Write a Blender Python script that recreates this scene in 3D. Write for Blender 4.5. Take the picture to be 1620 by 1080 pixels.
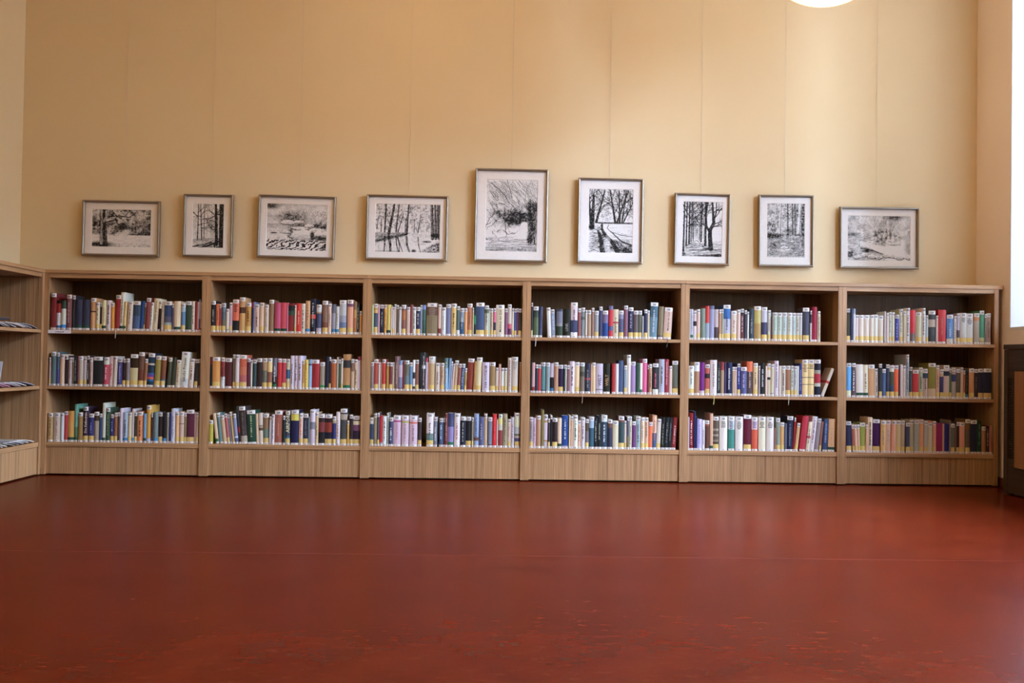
import bpy, math, random
import numpy as np
from mathutils import Matrix, Vector

for o in list(bpy.data.objects): bpy.data.objects.remove(o)
sc = bpy.context.scene
COL = sc.collection
PI = math.pi

# ---------------------------------------------------------------- camera, sky, exposure
UNIT, DEP, HT = 0.9402, 0.343, 1.2          # bookcase width, depth, height
WID = 6 * UNIT
XL, XR, YB, ZC, YF = -0.307, WID + 0.030, DEP, 3.9, -9.0

def make_camera(yaw, pitch, roll, loc):
    fwd = Vector((math.sin(yaw)*math.cos(pitch), math.cos(yaw)*math.cos(pitch), math.sin(pitch)))
    r0 = fwd.cross(Vector((0, 0, 1))).normalized(); u0 = r0.cross(fwd)
    r = math.cos(roll)*r0 + math.sin(roll)*u0
    u = -math.sin(roll)*r0 + math.cos(roll)*u0
    cd = bpy.data.cameras.new('camera'); cd.sensor_width = 36; cd.lens = 35.0; cd.clip_end = 200
    c = bpy.data.objects.new('camera', cd); COL.objects.link(c)
    m = Matrix((r, u, -fwd)).transposed().to_4x4(); m.translation = Vector(loc)
    c.matrix_world = m
    return c
sc.camera = make_camera(0.02328, 0.01805, 0.01529, (2.5994, -5.8715, 0.7151))

SKY, LAMP = 88.0, 4.4
LAMP_RGB = (1.0, 0.58, 0.185)
w = bpy.data.worlds.new('sky'); sc.world = w; w.use_nodes = True
w.node_tree.nodes['Background'].inputs[0].default_value = (0.62, 0.83, 1.24, 1)
w.node_tree.nodes['Background'].inputs[1].default_value = SKY
sc.view_settings.view_transform = 'Standard'; sc.view_settings.look = 'None'
sc.view_settings.gamma = 1; sc.view_settings.use_curve_mapping = False
sc.view_settings.exposure = 0.0
cy = sc.cycles
cy.use_denoising = True
cy.max_bounces = 12; cy.diffuse_bounces = 6; cy.glossy_bounces = 4; cy.transparent_max_bounces = 12
cy.caustics_reflective = False; cy.caustics_refractive = False
cy.sample_clamp_indirect = 6.0

WINDOWS = [(-0.07, -1.12), (-1.62, -3.30), (-3.95, -5.50)]
WZ0, WZ1, WTH = 0.95, 3.45, 0.56
for k, (ya, yb) in enumerate(WINDOWS):      # sky portals in the window openings
    ld = bpy.data.lights.new('sky_portal', 'AREA'); ld.shape = 'RECTANGLE'
    ld.size = WZ1 - WZ0; ld.size_y = ya - yb
    ld.cycles.is_portal = True
    lo = bpy.data.objects.new('sky_portal', ld); COL.objects.link(lo)
    lo.location = (XR + WTH, (ya+yb)/2, (WZ0+WZ1)/2); lo.rotation_euler = (0, PI/2, 0)

# ---------------------------------------------------------------- materials
def lin(h):
    """'rgb' or 'rrggbb' hex -> linear floats"""
    v = [int(ch*2, 16)/255 for ch in h] if len(h) == 3 else [int(h[i:i+2], 16)/255 for i in (0, 2, 4)]
    return tuple(c/12.92 if c <= 0.04045 else ((c+0.055)/1.055)**2.4 for c in v)

def mat(name, rgb, rough=0.6, metal=0.0, spec=0.5):
    m = bpy.data.materials.new(name); m.use_nodes = True
    b = m.node_tree.nodes['Principled BSDF']
    b.inputs['Base Color'].default_value = (*rgb, 1); b.inputs['Roughness'].default_value = rough
    b.inputs['Metallic'].default_value = metal; b.inputs['Specular IOR Level'].default_value = spec
    return m

def nodes(m): return m.node_tree.nodes, m.node_tree.links, m.node_tree.nodes['Principled BSDF']

def noise_tint(m, rgb, scale, amount, coord='Object', detail=4, bump=0.0, bscale=None):
    n, l, b = nodes(m)
    tc = n.new('ShaderNodeTexCoord'); mp = n.new('ShaderNodeMapping'); mp.inputs['Scale'].default_value = scale
    l.new(tc.outputs[coord], mp.inputs[0])
    nz = n.new('ShaderNodeTexNoise'); nz.inputs['Scale'].default_value = 1; nz.inputs['Detail'].default_value = detail
    l.new(mp.outputs[0], nz.inputs['Vector'])
    cr = n.new('ShaderNodeValToRGB')
    cr.color_ramp.elements[0].position = 0.3; cr.color_ramp.elements[1].position = 0.7
    cr.color_ramp.elements[0].color = (*[c*(1-amount) for c in rgb], 1)
    cr.color_ramp.elements[1].color = (*[min(1, c*(1+amount)) for c in rgb], 1)
    l.new(nz.outputs['Fac'], cr.inputs[0]); l.new(cr.outputs[0], b.inputs['Base Color'])
    if bump:
        bp = n.new('ShaderNodeBump'); bp.inputs['Strength'].default_value = bump; bp.inputs['Distance'].default_value = 0.002
        l.new(nz.outputs['Fac'], bp.inputs['Height']); l.new(bp.outputs[0], b.inputs['Normal'])
    return m

def wood(name, rgb, axis, amount=0.42, spec=0.3):
    """fine streaked laminate; axis = direction of the grain"""
    m = mat(name, rgb, 0.45, spec=spec)
    n, l, b = nodes(m)
    tc = n.new('ShaderNodeTexCoord')
    def streak(across, along, det):
        mp = n.new('ShaderNodeMapping')
        mp.inputs['Scale'].default_value = [along if i == axis else across for i in range(3)]
        l.new(tc.outputs['Object'], mp.inputs[0])
        nz = n.new('ShaderNodeTexNoise'); nz.inputs['Scale'].default_value = 1; nz.inputs['Detail'].default_value = det
        nz.inputs['Roughness'].default_value = 0.7
        l.new(mp.outputs[0], nz.inputs['Vector']); return nz
    a, c = streak(230, 2.5, 3), streak(45, 0.8, 2)
    mx = n.new('ShaderNodeMath'); mx.operation = 'MULTIPLY_ADD'; mx.inputs[1].default_value = 0.65
    m2 = n.new('ShaderNodeMath'); m2.operation = 'MULTIPLY'; m2.inputs[1].default_value = 0.35
    l.new(c.outputs['Fac'], m2.inputs[0]); l.new(a.outputs['Fac'], mx.inputs[0]); l.new(m2.outputs[0], mx.inputs[2])
    cr = n.new('ShaderNodeValToRGB')
    cr.color_ramp.elements[0].position = 0.36; cr.color_ramp.elements[1].position = 0.62
    cr.color_ramp.elements[0].color = (*[x*(1-amount) for x in rgb], 1)
    cr.color_ramp.elements[1].color = (*[x*(1+amount*0.8) for x in rgb], 1)
    l.new(mx.outputs[0], cr.inputs[0]); l.new(cr.outputs[0], b.inputs['Base Color'])
    return m

WOOD = (0.350, 0.186, 0.080)
M = {}
M['wood_v'] = wood('wood_grain_vertical', WOOD, 2)
M['wood_x'] = wood('wood_grain_horizontal', WOOD, 0)
M['wood_y'] = wood('wood_grain_depthwise', WOOD, 1)
M['dark_wood'] = wood('dark_brown_laminate', (0.046, 0.030, 0.021), 1, 0.3, 0.15)
M['wood_shaded'] = wood('wood_grain_shaded', tuple(c*.42 for c in WOOD), 2, 0.42, 0.15)  # shelf wood darkened: interior shade put into the back panel colour
M['panel_wood'] = wood('orange_brown_veneer', (0.26, 0.115, 0.042), 2, 0.25)
M['wall'] = noise_tint(mat('painted_plaster', (0.66, 0.51, 0.295), 0.75, spec=0.25), (0.66, 0.51, 0.295), (1.3, 1.3, 1.3), 0.03, bump=0.0)
M['wall_pale'] = noise_tint(mat('pale_plaster', (0.80, 0.69, 0.60), 0.75, spec=0.25), (0.80, 0.69, 0.60), (1.3, 1.3, 1.3), 0.03)
M['white_wall'] = mat('white_plaster', (0.66, 0.65, 0.64), 0.7)
M['ceiling'] = mat('ceiling_paint', (0.52, 0.46, 0.36), 0.8)
M['wall_dark'] = mat('brown_wall', (0.20, 0.14, 0.09), 0.8)
M['skirting'] = mat('dark_red_skirting', (0.10, 0.022, 0.014), 0.4)
M['print'] = mat('printed_paper', (1, 1, 1), 0.45, spec=0.18)
n, l, b = nodes(M['print']); at = n.new('ShaderNodeAttribute'); at.attribute_name = 'Col'; l.new(at.outputs['Color'], b.inputs['Base Color'])
M['ink'] = mat('ink_drawing', (1, 1, 1), 0.9, spec=0.1)
n, l, b = nodes(M['ink']); at = n.new('ShaderNodeAttribute'); at.attribute_name = 'Col'; l.new(at.outputs['Color'], b.inputs['Base Color'])
M['mount'] = noise_tint(mat('mount_card', (0.86, 0.82, 0.77), 0.9, spec=0.2), (0.86, 0.82, 0.77), (60, 60, 60), 0.02)
M['frame'] = noise_tint(mat('brushed_metal_frame', (0.26, 0.215, 0.16), 0.38, 0.85), (0.26, 0.215, 0.16), (8, 8, 300), 0.08)
M['wire'] = mat('nylon_wire', (0.50, 0.46, 0.38), 0.4)
M['metal'] = mat('lamp_metal', (0.6, 0.58, 0.54), 0.35, 0.9)
M['backing'] = noise_tint(mat('backing_board', (0.25, 0.18, 0.11), 0.9), (0.25, 0.18, 0.11), (40, 40, 40), 0.1)
M['white_frame'] = mat('window_paint', (0.82, 0.82, 0.80), 0.4)
M['grille'] = mat('grille_dark', (0.012, 0.009, 0.007), 0.6)
M['earth'] = noise_tint(mat('paving_outside', (0.25, 0.24, 0.22), 0.9), (0.25, 0.24, 0.22), (1, 1, 1), 0.2)

def glassy(name, face, edge):
    """thin pane: passes light straight, reflects `face` head-on and more at a slant"""
    m = bpy.data.materials.new(name); m.use_nodes = True
    n, l = m.node_tree.nodes, m.node_tree.links
    n.remove(n['Principled BSDF'])
    t = n.new('ShaderNodeBsdfTransparent'); t.inputs[0].default_value = (0.98, 0.985, 0.98, 1)
    g = n.new('ShaderNodeBsdfGlossy'); g.inputs['Roughness'].default_value = 0.02
    f = n.new('ShaderNodeLayerWeight'); f.inputs[0].default_value = 0.5
    p = n.new('ShaderNodeMath'); p.operation = 'POWER'; p.inputs[1].default_value = 5; l.new(f.outputs['Facing'], p.inputs[0])
    q = n.new('ShaderNodeMath'); q.operation = 'MULTIPLY_ADD'; q.inputs[1].default_value = edge; q.inputs[2].default_value = face; l.new(p.outputs[0], q.inputs[0])
    x = n.new('ShaderNodeMixShader'); l.new(q.outputs[0], x.inputs[0]); l.new(t.outputs[0], x.inputs[1]); l.new(g.outputs[0], x.inputs[2])
    l.new(x.outputs[0], n['Material Output'].inputs[0]); return m
M['glass'] = glassy('clear_glass', .035, .6)
M['picture_glass'] = glassy('low_glare_glass', .001, .12)

m = bpy.data.materials.new('lit_opal_glass'); m.use_nodes = True
b = m.node_tree.nodes['Principled BSDF']; b.inputs['Base Color'].default_value = (0.9, 0.85, 0.75, 1)
b.inputs['Emission Color'].default_value = (*LAMP_RGB, 1); b.inputs['Emission Strength'].default_value = LAMP
M['opal'] = m

# linoleum: marbled red-brown with small pale flecks drawn out along one direction
m = mat('red_linoleum', (0.13, 0.03, 0.014), 0.33, spec=0.04)
n, l, b = nodes(m)
tc = n.new('ShaderNodeTexCoord')
def nz(scale, s3, det, rough=0.55):
    mp = n.new('ShaderNodeMapping'); mp.inputs['Scale'].default_value = s3
    l.new(tc.outputs['Object'], mp.inputs[0])
    t = n.new('ShaderNodeTexNoise'); t.inputs['Scale'].default_value = scale; t.inputs['Detail'].default_value = det
    t.inputs['Roughness'].default_value = rough
    l.new(mp.outputs[0], t.inputs['Vector']); return t
big, fleck, patch = nz(5, (1, 1, 1), 5), nz(34, (0.5, 1, 1), 7, 0.72), nz(2.2, (1, 1, 1), 2)
r1 = n.new('ShaderNodeValToRGB'); r1.color_ramp.elements[0].position = .3; r1.color_ramp.elements[1].position = .72
r1.color_ramp.elements[0].color = (0.067, 0.0066, 0.0012, 1); r1.color_ramp.elements[1].color = (0.097, 0.0105, 0.0022, 1)
l.new(big.outputs['Fac'], r1.inputs[0])
r2 = n.new('ShaderNodeValToRGB'); r2.color_ramp.elements[0].position = .55; r2.color_ramp.elements[1].position = .74
r2.color_ramp.elements[0].color = (0, 0, 0, 1); r2.color_ramp.elements[1].color = (1, 1, 1, 1)
l.new(fleck.outputs['Fac'], r2.inputs[0])
r3 = n.new('ShaderNodeValToRGB'); r3.color_ramp.elements[0].position = .38; r3.color_ramp.elements[1].position = .66
r3.color_ramp.elements[0].color = (0.22, 0.22, 0.22, 1); r3.color_ramp.elements[1].color = (.8, .8, .8, 1)
l.new(patch.outputs['Fac'], r3.inputs[0])
mu = n.new('ShaderNodeMath'); mu.operation = 'MULTIPLY'; l.new(r2.outputs[0], mu.inputs[0]); l.new(r3.outputs[0], mu.inputs[1])
mx = n.new('ShaderNodeMixRGB'); mx.inputs[2].default_value = (0.150, 0.034, 0.012, 1)
l.new(mu.outputs[0], mx.inputs[0]); l.new(r1.outputs[0], mx.inputs[1]); l.new(mx.outputs[0], b.inputs['Base Color'])
b.inputs['Roughness'].default_value = 0.27
M['lino'] = m

# ---------------------------------------------------------------- mesh helpers
class MB:
    """collects polygons with a flat colour each; build() links them as ONE mesh object"""
    def __init__(s): s.v = []; s.f = []; s.c = []
    def poly(s, pts, col=None):
        i = len(s.v); s.v += [tuple(p) for p in pts]; s.f.append(tuple(range(i, i+len(pts)))); s.c.append(col)
    def mesh(s, vs, fs, cols=None):
        i = len(s.v); s.v += [tuple(p) for p in vs]
        s.f += [tuple(i+k for k in f) for f in fs]; s.c += cols if cols else [None]*len(fs)
    def box(s, x0, x1, y0, y1, z0, z1, col=None, bev=0.0):
        if bev:
            e = bev
            vs, fs = [], []
            for (zz, ins) in ((z0, e), (z0+e, 0), (z1-e, 0), (z1, e)):
                vs += [(x0+ins, y0+ins, zz), (x1-ins, y0+ins, zz), (x1-ins, y1-ins, zz), (x0+ins, y1-ins, zz)]
            fs.append((3, 2, 1, 0)); fs.append((12, 13, 14, 15))
            for k in range(3):
                for q in range(4):
                    a, b_ = 4*k+q, 4*k+(q+1) % 4
                    fs.append((a, b_, b_+4, a+4))
            s.mesh(vs, fs, [col]*len(fs)); return s
        vs = [(x, y, z) for z in (z0, z1) for (x, y) in ((x0, y0), (x1, y0), (x1, y1), (x0, y1))]
        s.mesh(vs, [(3, 2, 1, 0), (4, 5, 6, 7), (0, 1, 5, 4), (1, 2, 6, 5), (2, 3, 7, 6), (3, 0, 4, 7)], [col]*6); return s
    def tube(s, pts, r, seg=8, col=None):
        pts = [Vector(p) for p in pts]; rings = []
        for i, p in enumerate(pts):
            d = (pts[min(i+1, len(pts)-1)] - pts[max(i-1, 0)]).normalized()
            a = d.cross(Vector((0, 1, 0)) if abs(d.y) < .9 else Vector((1, 0, 0))).normalized(); b_ = d.cross(a)
            rr_ = r[i] if isinstance(r, (list, tuple)) else r
            rings += [p + rr_*(math.cos(2*PI*k/seg)*a + math.sin(2*PI*k/seg)*b_) for k in range(seg)]
        fs = [(j*seg+k, j*seg+(k+1) % seg, (j+1)*seg+(k+1) % seg, (j+1)*seg+k) for j in range(len(pts)-1) for k in range(seg)]
        fs += [tuple(range(seg))[::-1], tuple((len(pts)-1)*seg+k for k in range(seg))]
        s.mesh(rings, fs, [col]*len(fs)); return s
    def lathe(s, prof, seg=32, col=None):
        vs = [(r*math.cos(2*PI*k/seg), r*math.sin(2*PI*k/seg), z) for (r, z) in prof for k in range(seg)]
        fs = [(j*seg+k, j*seg+(k+1) % seg, (j+1)*seg+(k+1) % seg, (j+1)*seg+k) for j in range(len(prof)-1) for k in range(seg)]
        s.mesh(vs, fs, [col]*len(fs)); return s
    def add(s, other, mtx):
        i = len(s.v); s.v += [tuple(mtx @ Vector(p)) for p in other.v]
        s.f += [tuple(i+k for k in f) for f in other.f]; s.c += other.c
    def data(s, name, material, smooth=False):
        me = bpy.data.meshes.new(name); me.from_pydata(s.v, [], s.f)
        if any(c is not None for c in s.c):
            at_ = me.color_attributes.new('Col', 'FLOAT_COLOR', 'CORNER')
            arr = np.concatenate([np.tile(np.array([*(c or (1, 1, 1)), 1.0], dtype=np.float32), len(f)) for f, c in zip(s.f, s.c)])
            at_.data.foreach_set('color', arr)
        if smooth: me.polygons.foreach_set('use_smooth', [True]*len(me.polygons))
        me.materials.append(material); return me
    def build(s, name, material, parent=None, smooth=False):
        return link(name, s.data(name, material, smooth), parent)

def link(name, me, parent=None):
    o = bpy.data.objects.new(name, me); COL.objects.link(o)
    if parent: o.parent = parent
    return o
def tag(o, label=None, cat=None, group=None, kind=None):
    for k, v in (('label', label), ('category', cat), ('group', group), ('kind', kind)):
        if v: o[k] = v
    return o
def empty(name, loc, rot=(0, 0, 0)):
    o = bpy.data.objects.new(name, None); COL.objects.link(o); o.empty_display_size = 0.05
    o.location = loc; o.rotation_euler = rot; return o
def copy_tree(o, parent=None):
    c = o.copy(); COL.objects.link(c)
    if parent: c.parent = parent
    for ch in o.children: copy_tree(ch, c)
    return c
def struct(name, mb, material): return tag(mb.build(name, material), kind='structure')

# ---------------------------------------------------------------- room shell
fl = struct('floor', MB().box(XL-.2, XR+.4, YF-.2, YB+.2, -0.2, -0.004), M['skirting'])
for ya, yb in ((YB, -2.2308), (-2.2324, -4.2308), (-4.2324, -6.2308), (-6.2324, YF)):
    MB().box(XL, XR, yb, ya, -0.004, 0.0).build('linoleum_sheet', M['lino'], fl)
wl = mat('weld_bead', (0.095, 0.016, 0.007), 0.35)
for y in (-2.2316, -4.2316): MB().box(XL, XR, y-.0011, y+.0011, -.003, .0003).build('weld_line', wl, fl)
struct('ceiling', MB().box(XL-.2, XR+.4, YF-.2, YB+.2, ZC, ZC+.2), M['ceiling'])
struct('wall_back', MB().box(XL-.2, XR+WTH, YB, YB+.2, 0, ZC), M['wall'])
struct('wall_left', MB().box(XL-.2, XL, YF, YB, 0, ZC), M['wall'])
struct('wall_front', MB().box(XL-.2, XR+WTH, YF-.2, YF, 0, ZC), M['wall_dark'])
wr = MB(); prev = YB
for ya, yb in WINDOWS:
    wr.box(XR, XR+WTH, ya, prev, 0, ZC)
    wr.box(XR, XR+WTH, yb, ya, 0, WZ0-.02).box(XR, XR+WTH, yb, ya, WZ1, ZC); prev = yb
wr.box(XR, XR+WTH, YF, prev, 0, ZC)
wr = struct('wall_right', wr, M['wall_pale'])
far = MB().box(XR+12, XR+20, -25, 18, -.8, 6.5); struct('wall_opposite', far, M['earth']); struct('wall_light_blocker', MB().box(XR+WTH, XR+5, -1.45, -1.27, -.8, 9), M['earth'])   # house across the street; unseen wing wall added to block slanting daylight
ground = struct('ground', MB().box(XR+WTH, 40, -30, 20, -1.0, -0.8), M['earth'])
for k, (ya, yb) in enumerate(WINDOWS):
    rv = MB(); t = .004                                      # white plastered reveal
    rv.box(XR+.002, XR+WTH, ya-t, ya, WZ0, WZ1).box(XR+.002, XR+WTH, yb, yb+t, WZ0, WZ1).box(XR+.002, XR+WTH, yb+t, ya-t, WZ1-t, WZ1)
    x0, x1 = XR+WTH-.10, XR+WTH-.03
    wo = empty('window_%d' % (k+1), (0, 0, 0)); tag(wo, kind='structure')
    rv.build('reveal', M['white_wall'], wo)
    MB().box(XR-.0, XR+WTH, yb, ya, WZ0-.02, WZ0).build('sill', M['white_wall'], wo)
    a, c, z0, z1, f = yb+t, ya-t, WZ0, WZ1-t, .06
    fr = MB().box(x0, x1, a, a+f, z0, z1).box(x0, x1, c-f, c, z0, z1).box(x0, x1, a+f, c-f, z0, z0+f).box(x0, x1, a+f, c-f, z1-f, z1)
    fr.build('window_frame', M['white_frame'], wo)
    ym, zt = (a+c)/2, 2.05
    MB().box(x0, x1, a+f, c-f, zt-.05, zt+.05).build('transom', M['white_frame'], wo)
    for (q0, q1) in ((z0+f, zt-.05), (zt+.05, z1-f)):
        MB().box(x0, x1, ym-.03, ym+.03, q0, q1).build('mullion', M['white_frame'], wo)
        for (p0, p1) in ((a+f, ym-.03), (ym+.03, c-f)):
            MB().box(x0+.03, x0+.036, p0, p1, q0, q1).build('pane', M['glass'], wo)
struct('baseboard_right', MB().box(XR-.012, XR, YF, YB, 0, .055, bev=.003), M['skirting'])
struct('baseboard_left', MB().box(XL, XL+.012, YF, -1.0, 0, .055, bev=.003), M['skirting'])
struct('trim_1', MB().box(XL, XR, YB-.012, YB, ZC-.05, ZC-.025, bev=.003), M['metal'])   # hanging rail

# ---------------------------------------------------------------- bookcases
T = .025
SH = (.848, .520, .194)                      # shelf tops
NTH = ['first', 'second', 'third', 'fourth', 'fifth', 'sixth']
def make_case(name):
    r = empty(name, (0, 0, 0)); Wd, top = UNIT-.0008, HT-.022
    for x in (0.0004, Wd+.0004-T):
        MB().box(x, x+T, 0, DEP-.004, .006, top, bev=.001).build('side_panel', M['wood_v'], r)
    MB().box(T+.0004, UNIT-T-.0004, 0.004, DEP-.004, top-.025, top).build('top_rail', M['wood_x'], r)
    MB().box(T+.0004, UNIT-T-.0004, DEP-.014, DEP-.004, .15, top-.025).build('back_panel', M['wood_shaded'], r)
    for z, th in ((SH[0], .019), (SH[1], .019), (SH[2], .026)):
        MB().box(T+.0004, UNIT-T-.0004, .003, DEP-.014, z-th, z, bev=.001).build('shelf', M['wood_x'], r)
    MB().box(T+.0004, UNIT-T-.0004, .010, .028, .010, SH[2]-.026).build('plinth', M['wood_v'], r)
    return r
case0 = make_case('bookcase')
beside = ['next to the magazine shelf', 'under the riverside drawing', 'under the pond drawing', 'under the sunken road drawing',
          'under the tree avenue drawing', 'at the window end']
CASES = []
for i in range(6):
    c = case0 if i == 0 else copy_tree(case0)
    c.location = (i*UNIT, 0, 0); CASES.append(c)
    tag(c, '%s of six low wood-grain bookcases along back wall, %s' % (NTH[i], beside[i]), 'bookcase', 'bookcases along the back wall')
for i in range(3):
    x0, x1 = 2*i*UNIT+.0006, 2*(i+1)*UNIT-.0006 + (.024 if i == 2 else 0)
    o = MB().box(x0, x1, -.004, DEP-.002, HT-.0215, HT, bev=.0012).build('top_board', M['wood_x'])
    tag(o, 'wood-grain top board laid across the %s and %s bookcases' % (NTH[2*i], NTH[2*i+1]), 'top board', 'top boards of the bookcases')
# label holder on the first shelf edge
lb = MB(); lb.box(.0275, .158, -.0028, .0022, SH[0]-.021, SH[0]-.001, (.78, .73, .70), bev=.0006)
rnd = random.Random(4); x = .068
while x < .118:
    ww = rnd.uniform(.003, .006); hh = rnd.uniform(.0035, .006)
    lb.poly([(x, -.003, SH[0]-.0145), (x+ww, -.003, SH[0]-.0145), (x+ww, -.003, SH[0]-.0145+hh), (x, -.003, SH[0]-.0145+hh)], (.08, .07, .06)); x += ww+.0015
o = lb.build('shelf_label', M['print'], CASES[0]); o['label'] = 'white label strip'

# magazine shelf: same joinery turned along the side wall
rk = copy_tree(case0); rk.name = 'magazine_shelf'
rk.location = (-.0005, -UNIT-.0006, 0); rk.rotation_euler = (0, 0, PI/2)
for ch in rk.children:
    if ch.type == 'MESH': ch.scale = (1, (-XL-.001)/(DEP-.004), 1)
for ch in list(rk.children):
    if ch.name.startswith('shelf_label'): bpy.data.objects.remove(ch)
del rk['group']; tag(rk, 'low wood-grain magazine shelf on the side wall, holding fanned magazines', 'shelf')
o = MB().box(XL+.001, .004, -UNIT-.003, -.0045, HT-.0215, HT, bev=.0012).build('top_board', M['wood_y'])
tag(o, 'wood-grain top board over the magazine shelf on the side wall', 'top board', 'top boards of the bookcases')
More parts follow.
